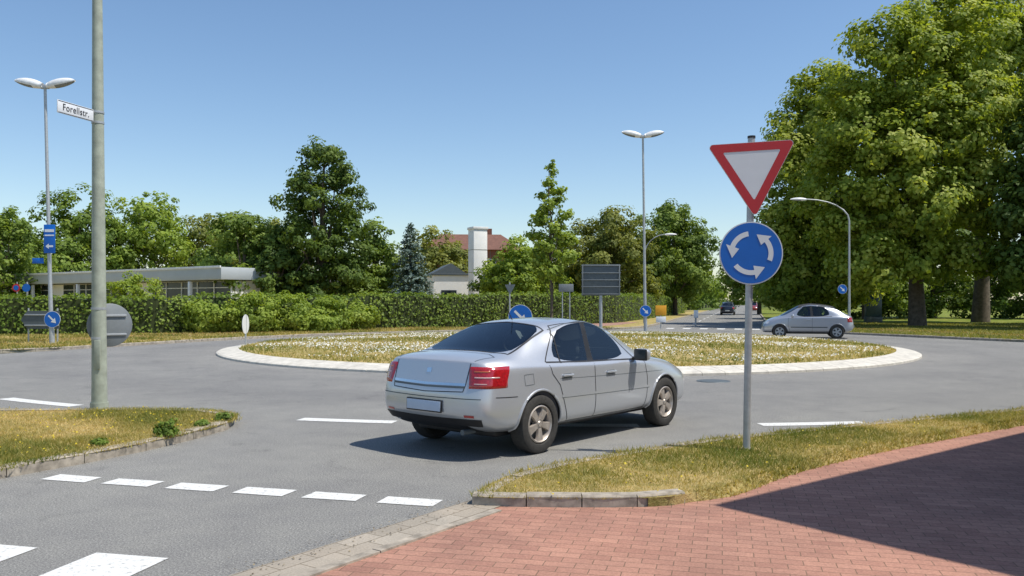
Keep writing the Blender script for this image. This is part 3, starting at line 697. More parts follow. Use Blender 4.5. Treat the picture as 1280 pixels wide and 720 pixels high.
def hatch(bodymat,roofmat):
    mats=[bodymat,M_cglass,M_black,roofmat]
    ST=[
     S(-1.88,.62,.36,(-1.87,.62,.88),(-1.84,.58,.97),(-1.82,.45,1.0),(-1.81,.22,1.02),(-1.81,0,1.03),dx=(0,0,-.02,-.05,-.03)),
     S(-1.70,.79,.28,(-1.70,.77,.92),(-1.68,.70,1.0),(-1.62,.56,1.07),(-1.60,.3,1.10),(-1.59,0,1.11)),
     S(-1.30,.835,.25,(-1.30,.81,.95),(-1.30,.75,1.0),(-1.12,.58,1.34),(-1.08,.3,1.42),(-1.07,0,1.44)),
     S(-.98,.84,.24,(-.98,.82,.95),(-1.04,.77,.99),(-.72,.60,1.44),(-.70,.32,1.51),(-.70,0,1.525)),
     S(-.20,.845,.24,(-.20,.825,.94),(-.20,.775,.97),(-.14,.62,1.49),(-.12,.32,1.55),(-.12,0,1.56)),
     S(-.12,.845,.24,(-.12,.825,.94),(-.12,.775,.97),(-.06,.62,1.49),(-.04,.32,1.55),(-.04,0,1.56)),
     S(.68,.84,.24,(.68,.815,.93),(.68,.765,.96),(.22,.60,1.44),(.25,.32,1.50),(.27,0,1.51)),
     S(.82,.84,.24,(.84,.81,.925),(.82,.755,.955),(.34,.585,1.41),(.40,.32,1.46),(.42,0,1.47)),
     S(1.05,.835,.24,(1.05,.80,.90),(1.02,.73,.94),(1.08,.6,.97),(1.18,.32,1.0),(1.22,0,1.01)),
     S(1.50,.82,.24,(1.50,.745,.82),(1.50,.64,.88),(1.50,.45,.905),(1.50,.22,.92),(1.50,0,.925)),
     S(1.80,.75,.24,(1.78,.66,.70),(1.77,.56,.75),(1.77,.4,.78),(1.77,.2,.80),(1.77,0,.81),z4=.62),
     S(1.95,.60,.26,(1.92,.54,.58),(1.91,.48,.63),(1.91,.36,.65),(1.92,.2,.66),(1.93,0,.67),z3=.42,z4=.52)]
    kinds=['b','rear','roof','side','bpil','side','roof','wind','b','b','b']
    wx=(-1.2,1.22)
    o,ins,bvh=car_common(ST,kinds,mats,wx,.30,1.44,.345); K=[o,ins]
    for s in (-1,1):
        D=(0,-s,0); Y=s*2
        for pts,w,m in (([(-.16,.3),(-.16,.93)],.009,M_black),([(.84,.92),(.86,.6),(.78,.3)],.009,M_black),([(-1.0,.99),(0,.975),(.72,.955)],.022,M_black),([(-.8,.50),(.75,.50)],.05,M_signdark),([(-.85,.25),(.9,.25)],.07,M_black),([(-1.32,1.03),(-1.1,1.30),(-.72,1.43),(-.1,1.475),(.22,1.43),(.5,1.2),(.8,.97)],.045,bodymat)):
            r=ribbon('trim',bvh,[(x,Y,z) for x,z in pts],D,w,m,.004); K.append(r)
        h,nn=ray(bvh,(.0,Y,.83),D); K.append(rbox('door_handle',(.17,.03,.03),(h.x,h.y+s*.014,h.z),.012,bodymat))
        K.append(rbox('mirror_shell',(.12,.2,.14),(.68,s*.95,1.0),.045,bodymat,(0,0,0),3))
        K.append(patch('tail_lamp',bvh,lambda u,v:(Vector((-1.1,0,.72+.24*v))+Vector((-math.cos(R(38+18*u)),s*math.sin(R(38+18*u)),0))*3,-Vector((-math.cos(R(38+18*u)),s*math.sin(R(38+18*u)),0))),8,6,M_lampred,.012))
        K.append(patch('head_lamp',bvh,lambda u,v:(Vector((1.2,0,.62+.13*v))+Vector((math.cos(R(32+24*u)),s*math.sin(R(32+24*u)),0))*3,-Vector((math.cos(R(32+24*u)),s*math.sin(R(32+24*u)),0))),8,6,M_head,.01))
        for x in wx:
            w_=wheel('wheel',.30,.19,M_galv,5); w_.location=(x,s*.735,.30); w_.rotation_euler=(0,R(random.uniform(0,70)),0 if s<0 else math.pi); K.append(w_)
    h,nn=ray(bvh,(-4,0,.52),(1,0,0)); K.append(rbox('licence_plate',(.01,.5,.11),(h.x-.008,0,.52),.002,M_signw))
    K.append(rbox('underbody',(3.0,1.1,.14),(0,0,.27),.03,M_black)); K+=lips(wx,.30,.345,bvh,bodymat); K+=seats(.45,.2,-.75)
    return [k for k in K if k]
K2=hatch(M_silver2,M_soft)
c2=group('convertible_car',K2,(13.4,38.3,0),R(165))
def clone(parts,name,loc,rz,mat):
    out=[]
    for k in parts:
        q=k.copy(); 
        if k.name.startswith('body'):
            q.data=k.data.copy(); q.data.materials[0]=mat; q.data.materials[3]=mat
        link(q); out.append(q)
    return group(name,out,loc,rz)
clone(K2,'car',(25.6,100,0),R(74),M_dkcar)
clone(K2,'car',(36.5,128,0),R(-106),paint('red_paint',(.3,.05,.04)))

# ------------------------------------------------------------------ signs, lamps
def flat(name,pts,y,mat):
    return mesh_obj(name,[(x,y,z) for x,z in pts],[tuple(range(len(pts)))],[mat])
def rtri(s,rad,seg=6):
    h=s*math.sqrt(3)/2; C=[(-s/2,h/3),(s/2,h/3),(0,-2*h/3)]; out=[]
    for i,(x,z) in enumerate(C):
        L=math.hypot(x,z); k=1-2*rad/L; cx,cz2=x*k,z*k; a=math.atan2(z,x)
        for j in range(seg+1):
            t=a+R(60)-R(120)*j/seg; out.append((cx+rad*math.cos(t),cz2+rad*math.sin(t)))
    return out
def ring(name,outer,inner,y,mat):
    n=len(outer); V=[(x,y,z) for x,z in outer]+[(x,y,z) for x,z in inner]
    return mesh_obj(name,V,[(i,(i+1)%n,n+(i+1)%n,n+i) for i in range(n)],[mat])
def yieldsign(s=.9):
    o=rtri(s,.035); i=rtri(s*.985,.033); b=rtri(s*.655,.012); th=.012
    n=len(o); V=[(x,0,z) for x,z in o]+[(x,th,z) for x,z in o]
    plate=mesh_obj('plate',V,[tuple(range(n)),tuple(range(2*n-1,n-1,-1))]+[(k,(k+1)%n,n+(k+1)%n,n+k) for k in range(n)],[M_signw])
    return [plate,ring('red_border',i,b,-.003,M_red)]
def roundarrows(r=.335):
    P=[lathe('plate',[(0,0),(r,0),(r,.012),(0,.012)],M_signw,56),]
    P.append(mesh_obj('blue_field',[((r-.012)*math.cos(2*math.pi*k/56),-.003,(r-.012)*math.sin(2*math.pi*k/56)) for k in range(56)],[tuple(range(56))],[M_blue]))
    rm=r*.62; w=r*.155
    for k in range(3):
        a0=R(-22+120*k); a1=a0+R(62); V=[];F=[]; n=12
        for i in range(n+1):
            t=a0+(a1-a0)*i/n
            for rr in (rm-w/2,rm+w/2): V.append((rr*math.cos(t),-.006,rr*math.sin(t)))
        F=[(2*i,2*i+1,2*i+3,2*i+2) for i in range(n)]
        t=a1; tip=a1+R(34); s=len(V)
        V+=[((rm-w*1.4)*math.cos(t),-.006,(rm-w*1.4)*math.sin(t)),((rm+w*1.4)*math.cos(t),-.006,(rm+w*1.4)*math.sin(t)),(rm*math.cos(tip),-.006,rm*math.sin(tip))]
        F.append((s,s+1,s+2)); P.append(mesh_obj('arrow',V,F,[M_signw]))
    return P
def at(objs,name,loc,rot=(0,0,0)):
    o=join(name,objs); o.location=loc; o.rotation_euler=rot; return o
def arrowdisc(r=.3,ang=R(-45)):
    P=[lathe('plate',[(0,0),(r,0),(r,.01),(0,.01)],M_signw,40)]
    P.append(mesh_obj('f',[((r-.012)*math.cos(2*math.pi*k/40),-.003,(r-.012)*math.sin(2*math.pi*k/40)) for k in range(40)],[tuple(range(40))],[M_blue]))
    c,s=math.cos(ang),math.sin(ang); A=[(-.2,-.03),(.03,-.03),(.03,-.11),(.2,0),(.03,.11),(.03,.03),(-.2,.03)]
    P.append(flat('a',[((x*c-z*s)*r/.3,(x*s+z*c)*r/.3) for x,z in A],-.006,M_signw)); return P
bx,by=2.51,9.03
pole=tube('pole',[(bx,by,0),(bx+.055,by,3.42)],.038,M_galv,20)
cap_=tube('pole_cap',[(bx+.055,by,3.42),(bx+.055,by,3.445)],.042,M_black,16)
ys=at(yieldsign(.93),'yield_plate',(bx+.05,by-.055,3.10),(0,R(-3),R(-4)))
rs=at(roundarrows(.335),'roundabout_plate',(bx+.035,by-.055,2.187),(0,0,R(-3)))
cl=[rbox('clamp',(.12,.10,.03),(bx+.04,by-.0,z),.008,M_galv) for z in (2.02,2.36,2.78,3.25)]
cl.append(tube('base_collar',[(bx,by,.05),(bx,by,.11)],.05,M_concrete,16))
group('traffic_sign',[pole,cap_,ys,rs]+cl)
mx,my=-6.02,12.3
mast=tube('mast',[(mx,my,0),(mx,my,.5),(mx-.03,my,6.1),(mx-.06,my,10)],[.112,.105,.068,.045],M_polegreen,24)
door=rbox('service_door',(.09,.02,.42),(mx+.02,my-.105,.9),.006,M_polegreen)
collar=tube('foot_collar',[(mx,my,.08),(mx,my,.2)],.125,M_polegreen,24)
bands=[tube('clamp_band',[(mx-.01,my,z),(mx-.01,my,z+.035)],.105,M_galv,20) for z in (1.12,1.55)]
bands+=[tube('clamp_band',[(mx-.022,my,z),(mx-.022,my,z+.03)],.088,M_galv,20) for z in (4.26,4.41)]
sb=at([lathe('p',[(0,0),(.31,0),(.32,.006),(.31,.012),(0,.012)],M_signgrey,48),rbox('r',(.46,.03,.03),(0,.02,.14),.004,M_galv),rbox('r',(.46,.03,.03),(0,.02,-.14),.004,M_galv)],'round_sign_back',(mx+.06,my+.19,1.32),(0,0,R(222)))
arm=[tube('lamp_arm',[(mx-.06,my,9.9),(mx+.1,my+.3,10.2),(mx+.4,my+1.4,10.3)],.035,M_polegreen,10),rbox('lamp_head',(.25,.8,.12),(mx+.5,my+1.8,10.3),.05,M_white)]
dirp=Vector((-.17,-.60,0)).normalized(); ry=math.atan2(-dirp.y,-dirp.x)
pl=rbox('p',(.66,.014,.18),(0,0,0),.004,M_signw)
fr=[rbox('f',(.64,.003,.006),(0,-.0095,.079),0,M_black),rbox('f',(.64,.003,.006),(0,-.0095,-.079),0,M_black)]
tc=bpy.data.curves.new('t','FONT'); tc.body='Forellstr.'; tc.size=.135; tc.align_x='CENTER'; tc.align_y='CENTER'; tc.extrude=.001; tc.space_character=1.08
to=link(bpy.data.objects.new('text',tc)); bpy.context.view_layer.update()
tm=bpy.data.meshes.new_from_object(to.evaluated_get(bpy.context.evaluated_depsgraph_get())); bpy.data.objects.remove(to)
tm.transform(Matrix.Translation((0,-.0105,0))@Matrix.Rotation(R(90),4,'X')@Matrix.Scale(.9,4,(1,0,0))); tm.materials.clear(); tm.materials.append(M_black)
tob=link(bpy.data.objects.new('text',tm))
np_=join('street_name_plate',[pl]+fr+[tob]); c=Vector((mx-.022,my,4.36))+dirp*.42; np_.location=c; np_.rotation_euler=(0,0,ry)
group('street_light_mast',[mast,door,collar,sb,np_]+bands+arm)
group('sign_post',[tube('post',[(-7.52,12.3,0),(-7.52,12.3,1.65)],.035,M_galv),tube('post',[(-8.3,12.2,0),(-8.3,12.2,1.65)],.035,M_galv),rbox('board',(.9,.03,1.0),(-7.93,12.22,1.15),.01,M_signgrey)])
def head(L=1.0,up=.1):
    V=[];F=[];n=12;k=12
    for i in range(n+1):
        f=i/n; x=f*L; w=.19*math.sin(math.pi*min(1,f*.86+.12))**.5; h=.20*math.sin(math.pi*min(1,f*.85+.13))**.6
        for j in range(k):
            t=2*math.pi*j/k; zz=math.sin(t)*h; zz=zz if zz>0 else zz*.7
            V.append((x,math.cos(t)*w,zz+up*f))
    for i in range(n):
        for j in range(k): F.append((i*k+j,i*k+(j+1)%k,(i+1)*k+(j+1)%k,(i+1)*k+j))
    F.append(tuple(range(k))); F.append(tuple(n*k+j for j in range(k))[::-1])
    MI=[1 if (q<n*k and (q%k) in (7,8,9,10) and q//k>3) else 0 for q in range(len(F))]
    return mesh_obj('lamp_head',V,F,[M_white,M_signgrey],MI,smooth=True)
def doublelamp(x,y,h,extra=(),lean=0):
    P=[tube('mast',[(x,y,0),(x+lean*.2,y,1.2),(x+lean,y,h)],[.10,.075,.05],M_galv,14)]
    h1=head(1.02,.2); h1.location=(x+lean+.08,y,h+.02); h2=head(1.02,.2); h2.location=(x+lean-.08,y,h+.02); h2.rotation_euler=(0,0,math.pi)
    P+=[h1,h2,rbox('bracket',(.34,.14,.16),(x+lean,y,h+.0),.04,M_galv)]
    return group('street_lamp',P+list(extra))
ld=at(arrowdisc(.3),'arrow_disc',(-16.85,30.9,1.0))
bl=rbox('blue_board',(.42,.02,1.05),(-16.95,30.9,3.95),.01,M_blue); bw=rbox('white_band',(.34,.006,.10),(-16.95,30.885,4.25),0,M_signw)
bw2=rbox('white_band',(.34,.006,.05),(-16.95,30.885,4.08),0,M_signw)
aw=at([flat('a',[(-.14,0),(-.02,.1),(-.02,.035),(.14,.035),(.14,-.035),(-.02,-.035),(-.02,-.1)],0,M_signw)],'board_arrow',(-16.95,30.885,3.68))
sm=rbox('side_flag',(.42,.02,.2),(-17.4,30.95,3.15),.005,M_blue)
doublelamp(-16.9,31,9.55,[ld,bl,bw,bw2,aw,sm],-.27)
rd=at(arrowdisc(.3),'arrow_disc',(6.95,43.9,1.15))
doublelamp(6.98,44,10.25,[rd],-.15)
def curvelamp(x,y,h,reach,s,extra=(),k=.75):
    pts=[(x,y,0),(x,y,h*.5),(x,y,h*k)]+[(x+s*reach*(1-math.cos(R(t))),y,h*k+h*(1-k)*math.sin(R(t))) for t in (15,30,45,60,75,90)]
    hd=head(.85,.02); hd.location=(x+s*reach,y,h-.02); hd.rotation_euler=(0,0,0 if s>0 else math.pi); hd.scale=(1,.7,.55)
    return group('curved_street_lamp',[tube('mast',pts,[.07,.055,.045,.04,.04,.035,.035,.03,.03],M_galv,12),hd]+list(extra))
curvelamp(9.4,60,6.4,1.5,1)
bd=at(arrowdisc(.25),'cycle_disc',(17.6,44.9,2.3))
curvelamp(18.0,45,7.1,2.3,-1,[bd],.84)
def post(x,y,h,r=.03): return tube('post',[(x,y,0),(x,y,h)],r,M_galv,10)
group('direction_board',[post(-18.35,32,1.4),post(-17.25,32,1.4),mesh_obj('board',[(-18.6,31.95,.95),(-18.35,31.95,.62),(-17.15,31.95,.62),(-17.15,31.95,1.3),(-18.35,31.95,1.3),(-18.6,31.92,.96),(-18.35,31.92,.62),(-17.15,31.92,.62),(-17.15,31.92,1.3),(-18.35,31.92,1.3)],[(4,3,2,1,0),(5,6,7,8,9),(0,1,6,5),(1,2,7,6),(2,3,8,7),(3,4,9,8),(4,0,5,9)],[M_signdark]),
   rbox('rail',(1.3,.03,.05),(-17.8,31.9,.75),.005,M_galv),rbox('rail',(1.3,.03,.05),(-17.8,31.9,1.15),.005,M_galv)])
o=at([lathe('p',[(0,0),(.34,0),(.34,.012),(0,.012)],M_signw,32)],'round_plate',(-9.33,29.55,.86),(0,0,R(88)))
group('round_sign',[post(-9.35,29.6,1.2),o])
o=at([lathe('p',[(0,0),(.24,0),(.24,.012),(0,.012)],M_red,32)],'prohibition_disc',(-29.35,49.9,2.45)); o2=at([lathe('p',[(0,0),(.15,0),(.15,.012),(0,.012)],M_blue,32)],'inner_disc',(-29.35,49.88,2.45))
group('no_stopping_sign',[post(-29.35,50,2.8),o,o2])
o=at([lathe('p',[(0,0),(.24,0),(.24,.012),(0,.012)],M_blue,32)],'blue_disc',(-28.75,49.9,2.45)); group('cycle_path_sign',[post(-28.75,50,2.8,.05),o])
yb=at(yieldsign(.62),'yield_back',(-.1,43.9,2.35),(0,0,R(155))); 
for i in range(len(yb.data.materials)): yb.data.materials[i]=M_signgrey
group('yield_sign',[post(-.12,44,2.65,.04),yb])
o=at(arrowdisc(.32),'arrow_disc',(.22,22.4,1.26),(0,0,0)); group('arrow_sign',[post(.22,22.45,1.5),o])
bb=[rbox('board',(2.1,.06,1.7),(4.85,46,2.82),.01,M_signdark)]+[rbox('rail',(2.14,.05,.05),(4.85,45.94,z),.004,M_signgrey) for z in (2.05,2.45,2.82,3.2,3.6)]+[rbox('rib',(.05,.04,1.66),(x,45.93,2.82),.004,M_signgrey) for x in (3.85,5.85)]
group('direction_sign_board',bb+[tube('post',[(4.85,46.06,0),(4.85,46.06,3.6)],.09,M_galv,12)])
group('small_direction_sign',[post(2.75,46,2.6),post(3.15,46,2.6),rbox('board',(.8,.03,.42),(2.95,45.95,2.38),.01,M_signgrey)])
group('detour_sign',[post(9.0,51,1.4),rbox('board',(.66,.03,.6),(9.0,50.95,1.1),.01,M_yellow),rbox('lower_board',(.6,.03,.35),(9.0,50.94,.55),.01,M_signw)])
group('bollard_sign',[post(12.2,56,.9,.06),rbox('board',(.3,.03,.5),(12.2,55.9,.8),.01,M_signw)])
group('information_kiosk',[rbox('base',(1.15,.5,.5),(25.7,60,.3),.03,M_signdark),rbox('panel',(1.1,.4,1.5),(25.7,60,1.3),.04,plain('kiosk_blue',(.03,.07,.10),.3)),rbox('roof',(1.3,.6,.1),(25.7,60,2.1),.03,M_signdark)])

# ------------------------------------------------------------------ buildings
def school():
    A=Vector((-58,84.2)); B=Vector((-18.5,54.7)); d=(B-A); L=d.length; d/=L
    rz=math.atan2(d.y,d.x); K=[]
    K.append(rbox('walls',(L,9.6,3.0),(L/2,5.2,1.5),0,M_whitewall))
    K.append(rbox('roof_slab',(L+.8,11.4,.80),(L/2,5.0,3.45),.03,M_roofgrey))
    K.append(rbox('roof_edge_trim',(L+.9,.1,.14),(L/2,-.78,3.86),.01,M_white))
    n=26; w=L/n
    for i in range(n):
        if i%7==6: continue
        K.append(rbox('window',(w*.95,.05,1.75),(w*(i+.5),.38,2.08),0,M_glassb))
        K.append(rbox('frame_rail',(w*.95,.07,.05),(w*(i+.5),.36,2.55),0,M_white))
        K.append(rbox('mullion',(.06,.1,1.75),(w*(i+1),.34,2.08),0,M_white))
    for i in range(0,n,4): K.append(rbox('column',(.22,.22,2.97),(w*i+.5,-.55,1.485),.01,M_white))
    return group('school_building',K,(A.x,A.y,.0),rz)
school()
K=[rbox('shaft',(1.3,1.3,8.0),(0,0,4.0),.02,M_whitewall),rbox('cap',(1.45,1.45,.22),(0,0,8.11),.02,M_whitewall),rbox('plinth',(1.5,1.5,.6),(0,0,.3),.02,M_concrete)]
K+=[rbox('joint_band',(1.33,1.33,.05),(0,0,z),0,M_concrete) for z in (2.2,4.2,6.2)]
group('white_chimney_tower',K,(-3.05,75,0),R(25))
def shed():
    K=[rbox('walls',(5.6,6,4.0),(0,0,2.0),0,M_whitewall),rbox('flat_roof',(5.9,6.3,.18),(0,0,4.09),.01,M_signdark),rbox('window',(1.4,.05,.9),(-1.4,-3.02,2.2),0,M_glassb),rbox('door',(1,.05,2.1),(2.2,-3.03,1.05),0,M_signgrey)]
    V=[(-2.9,-3.1,4.18),(-2.9,3.1,4.18),(-1.2,3.1,5.1),(-1.2,-3.1,5.1),(.2,-3.1,4.18),(.2,3.1,4.18)]
    K.append(mesh_obj('roof_light',V,[(0,1,2,3),(3,2,5,4),(0,3,4),(1,5,2)],[M_signdark])); return group('white_annex_building',K,(-5.0,80,0),R(12))
shed()
def house(name,x,y,w,dp,hw,hr,rz,wallm,storeys=2,nw=5):
    K=[rbox('walls',(w,dp,hw),(0,0,hw/2),0,wallm)]
    e=.5; V=[(-w/2-e,-dp/2-e,hw-.1),(w/2+e,-dp/2-e,hw-.1),(w/2+e,dp/2+e,hw-.1),(-w/2-e,dp/2+e,hw-.1),(-w/2+dp*.25,0,hr),(w/2-dp*.25,0,hr)]
    K.append(mesh_obj('roof',V,[(0,1,5,4),(1,2,5),(2,3,4,5),(3,0,4),(3,2,1,0)],[M_roof]))
    for s in range(storeys):
        for i in range(nw):
            xx=-w/2+w*(i+.5)/nw; zz=hw*(s+.5)/storeys+.1
            K.append(rbox('window_frame',(1.3,.08,1.4),(xx,-dp/2-.02,zz),0,M_white)); K.append(rbox('window_pane',(1.14,.04,1.22),(xx,-dp/2-.07,zz),0,M_glassb))
    K.append(rbox('chimney',(.7,.7,1.4),(w*.2,.6,hr+.1),0,M_wall)); return group(name,K,(x,y,0),rz)
house('brick_house',-5.5,112,12.5,9,8.3,10.5,R(4),M_wall)
group('garden_wall',[rbox('wall',(7,.25,2.4),(10.5,86,1.2),0,M_whitewall),rbox('coping',(7.1,.35,.08),(10.5,86,2.44),.01,M_concrete)])
cA=Vector((4.78,5.98)); u=Vector((4.96,3.9)).normalized(); v=Vector((u.y,-u.x))
def corner_house():
    L=24; W=12; rz=math.atan2(u.y,u.x)
    K=[rbox('walls',(L,W,5.9),(L/2,-W/2,2.95),0,M_wall),rbox('flat_roof',(L+.02,W+.02,.12),(L/2,-W/2,5.96),0,M_roofgrey)]
    for i in range(6):
        for z in (1.5,4.3): K.append(rbox('window_frame',(1.5,.06,1.4),(2.5+i*3.8,.02,z),0,M_white)); K.append(rbox('window_pane',(1.34,.04,1.24),(2.5+i*3.8,.05,z),0,M_glassb))
    return group('corner_house',K,(cA.x,cA.y,0),rz)
corner_house()

# ------------------------------------------------------------------ hedge & trees
def hedge():
    pts=densify([(-60,37.6),(-25,39.2),(-17.5,41.2),(-12,45.5),(-7,49.5),(-1,54),(3.5,57),(7.3,62),(10.2,71),(13.3,81),(16.5,92),(22,110)],.25)
    C=[];Nn=[];T=[];V=[];F=[]
    tot=0
    for i,p in enumerate(pts[:-1]):
        d=(pts[i+1]-p); L=d.length; d/=L; n=Vector((d.y,-d.x)); tot+=L
        H=1.72+.012*max(0,min(p.x,4)+30)+.06*math.sin(tot*.7)+.05*math.sin(tot*2.1)+.04*math.sin(tot*5.3); W=1.1
        k=int(L*(250 if p.y<60 else 130))
        f=rng.random(k); fr=rng.random(k)
        top=fr>.62
        off=np.where(top,rng.uniform(-W/2,W/2,k),W/2+rng.normal(0,.08,k)+.1*np.sin(tot*1.7+f*3))
        z=np.where(top,H+rng.normal(0,.065,k),rng.random(k)*H)
        P=np.stack([p.x+d.x*f*L+n.x*off,p.y+d.y*f*L+n.y*off,z],1); C.append(P)
        nn=np.where(top[:,None],np.array([0,0,1.]),np.array([n.x,n.y,.5]))+rng.normal(size=(k,3))*.5; Nn.append(nn)
        T.append(.48+.2*math.sin(tot*.31)*math.sin(tot*.9)+rng.normal(0,.2,k)+.12*np.sin(z*5+tot))
        q=W/2-.1; s=len(V)
        V+=[(p.x+n.x*q,p.y+n.y*q,0),(p.x+n.x*q,p.y+n.y*q,H-.12),(p.x-n.x*q,p.y-n.y*q,H-.12),(p.x-n.x*q,p.y-n.y*q,0)]
        if i: F+=[(s-4,s,s+1,s-3),(s-3,s+1,s+2,s-2),(s-2,s+2,s+3,s-1)]
    core=mesh_obj('core',V,F,[plain('hedge_core',(.035,.05,.012),.95)])
    return group('hedge',[core,quads('leaves',np.vstack(C),np.vstack(Nn),.16,np.concatenate(T),L_hedge,.7)])
hedge()
bl=[(-14.8,41.5,.9,1.3,.9,.95),(-13,42.4,1.0,1.2,.9,1.05),(-11.4,43.6,1.0,1.3,.9,1.1),(-9.6,44.9,.9,1.2,.9,1.0),(-8.2,46.2,.8,.9,.8,.9),(-10.5,43.8,.5,1.6,.9,.6)]
o=crown('leaves',bl,340,60,.35,.15,L_light); group('shrub',[o,tube('stems',[(-11.5,43.8,0),(-11.4,43.8,1)],.05,M_bark,6)])
tree('willow_shrub',-23.4,52,.6,3.5,1.6,L_light,5,3,60,50,.4,.16,.08)
tree('broadleaf_tree',-42.5,70,0,9.3,4.4,L_mid,9,11,170,60,.8,.32)
tree('broadleaf_tree',-42,82,1,11.8,5.2,L_mid,9,12,190,60,.9,.34)
tree('broadleaf_tree',-37.0,86,1,12.0,5.2,L_light,9,13,190,60,.9,.34)
tree('broadleaf_tree',-32.5,92,1,11.4,5.4,L_olive,9,14,190,60,.9,.34)
tree('broadleaf_tree',-27.0,88,1,10.0,5.0,L_mid,9,15,170,60,.9,.34)
tree('broadleaf_tree',-52,84,1,11,5,L_mid,9,16,150,60,1,.36)
tree('broadleaf_tree',-22.5,80,.5,9.0,4.0,L_olive,9,40,150,60,.9,.32)
tree('broadleaf_tree',-18.4,58,.4,8.3,3.0,L_mid,9,17,170,60,.65,.26)
def alder():
    x,y=-13.1,58; L=[]
    prof=[(2.0,3.7),(3.0,4.0),(4.1,3.6),(5.2,4.2),(6.3,3.9),(7.4,3.0),(8.5,3.2),(9.6,2.6),(10.6,2.3),(11.5,1.7)]
    rs=random.Random(5)
    for i,(z,r) in enumerate(prof):
        for j in range(4):
            a=i*1.1+j*1.571+rs.uniform(-.35,.35); q=r*rs.uniform(.45,.76); rr=r*rs.uniform(.28,.44)
            L.append((x+math.cos(a)*q,y+math.sin(a)*q,z+rs.uniform(-.35,.35),rr,rr,.75))
    L.append((x,y,6,1.9,1.9,5.0)); L.append((x+.3,y,12.1,.9,.9,.7))
    t=limbs((x,y,0),12,.24,L[::2],1); return group('alder_tree',[t,crown('crown',L,600,60,.52,.23,L_dark,.1)])
alder()
tree('broadleaf_tree',-9.9,61,.6,7.2,2.3,L_mid,8,18,130,60,.6,.26)
tree('broadleaf_tree',-15.8,57,.6,6.0,2.2,L_dark,7,19,110,60,.6,.26)
def spruce(x,y,h,r):
    C=[];Nn=[];T=[]
    n=34
    for i in range(n):
        f=i/n; z=.5+(h-.5)*f; rr=r*(1-f)**.85+.08
        m=max(5,int(14*(1-f))+4)
        for j in range(m):
            a=rng.random()*6.283; L=rr*rng.uniform(.75,1.12); k=int(26*L/r)+8
            s=rng.uniform(.15,1,k); P=np.stack([x+math.cos(a)*L*s,y+math.sin(a)*L*s,z-.22*L*s**1.3+.12*s],1)+rng.normal(0,.06,(k,3))
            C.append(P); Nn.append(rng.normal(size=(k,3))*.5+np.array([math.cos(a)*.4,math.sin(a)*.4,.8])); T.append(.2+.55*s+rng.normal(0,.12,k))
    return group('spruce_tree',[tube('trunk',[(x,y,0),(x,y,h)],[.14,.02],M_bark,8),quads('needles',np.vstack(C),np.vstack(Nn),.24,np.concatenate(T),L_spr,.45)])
spruce(-7.1,59,7.1,2.3)
tree('broadleaf_tree',-8.5,95,2,9.0,4.4,L_olive,8,20,150,55,.9,.34)
tree('broadleaf_tree',-1.0,70,.3,5.0,2.2,L_mid,8,22,130,60,.6,.26)
tree('broadleaf_tree',.5,64,.4,5.9,2.9,L_light,8,23,170,60,.6,.25)
def young():
    x,y=2.25,48.5; L=[]; rs=random.Random(9)
    for i in range(22):
        f=i/21; z=2.8+f*6.1; r=1.75*(1-f)**.5*min(1,.5+f*1.6)*rs.uniform(.75,1.2)+.2; a=i*2.4
        L.append((x+math.cos(a)*r*.6,y+math.sin(a)*r*.6,z,r*.42,r*.42,.38))
    L.append((x,y,9.3,.22,.22,.5)); t=limbs((x,y,0),9.3,.075,L,1)
    return group('young_tree',[t,crown('crown',L,250,24,.27,.2,L_light,.3)])
young()
tree('broadleaf_tree',9.6,80,1.0,11.0,4.4,L_olive,9,24,230,64,.8,.3)
tree('broadleaf_tree',5.0,84,.5,9.2,3.8,L_mid,9,25,160,60,.8,.3)
tree('broadleaf_tree',18.4,95,.8,12.8,4.9,L_mid,10,26,270,64,.85,.32)
tree('broadleaf_tree',13.4,90,.8,10.0,3.8,L_dark,8,27,160,60,.8,.32)
tree('broadleaf_tree',25,127,1.5,11.0,4.5,L_mid,8,28,150,55,.9,.36)
def bigtree(name,x,y,L,nc,mat,tr,H,size=.30,per=85,cr=.85):
    t=limbs((x,y,0),H*.8,tr,L,1); return group(name,[t,crown('crown',L,nc,per,cr,size,mat,.1)])
L1=[(24.4,53,9.5,5.0,4.6,5.4),(25.0,53,15.0,4.4,4,3.8),(21.2,52.2,12.3,2.9,2.7,2.8),(20.6,52,8.4,2.7,2.7,2.7),(27.8,51.8,13,3.4,3,3.4),(23.0,51.5,17.2,2.3,2.1,2.1),
    (26.4,52.5,18.6,2.6,2.1,2.4),(22.6,50,10.8,2.3,2,2.2),(25.6,49.7,12,2.5,2,2.2),(24.3,49.4,7.4,2.5,2,2.1),(20.8,51,5.3,2.2,2,2.0),(27.5,50.5,8.2,2.9,2.4,2.5),(22.0,50,3.7,2.1,1.6,1.7),(29,52,17.5,2.6,2.4,2.6),(24.6,50,4.3,2.3,1.6,1.5),(27.4,50.2,4.6,2.3,1.6,1.5)]
bigtree('unseen_lime_tree',25.4,52.8,L1,900,L_big,.42,18)
L0=[(20.6,59,5,3.0,3,3.4),(20.8,59.5,9.5,3.1,2.8,3.2),(21.5,60,13.4,2.9,2.5,3.0),(22.6,60,16.4,2.3,2.3,2.2),(18.9,58.6,6.6,1.9,1.9,2),(19.4,58.8,2.9,2,2,1.8),(22.6,58,3.6,2.4,2,2.3),(19.6,59,12.3,1.6,1.6,1.8)]
bigtree('unseen_lime_tree',21.5,60,L0,520,L_big,.34,13)
L2=[(30.6,47.6,6.4,3.1,3,2.8),(31.3,48.5,10.5,3.2,3.2,3.4),(33,48,13.5,3,3,2.4),(29.4,47,3.7,2.1,2,1.5),(32,46.5,4.6,2.8,2.4,2)]
bigtree('chestnut_tree',31.0,49,L2,420,L_dark,.40,14)
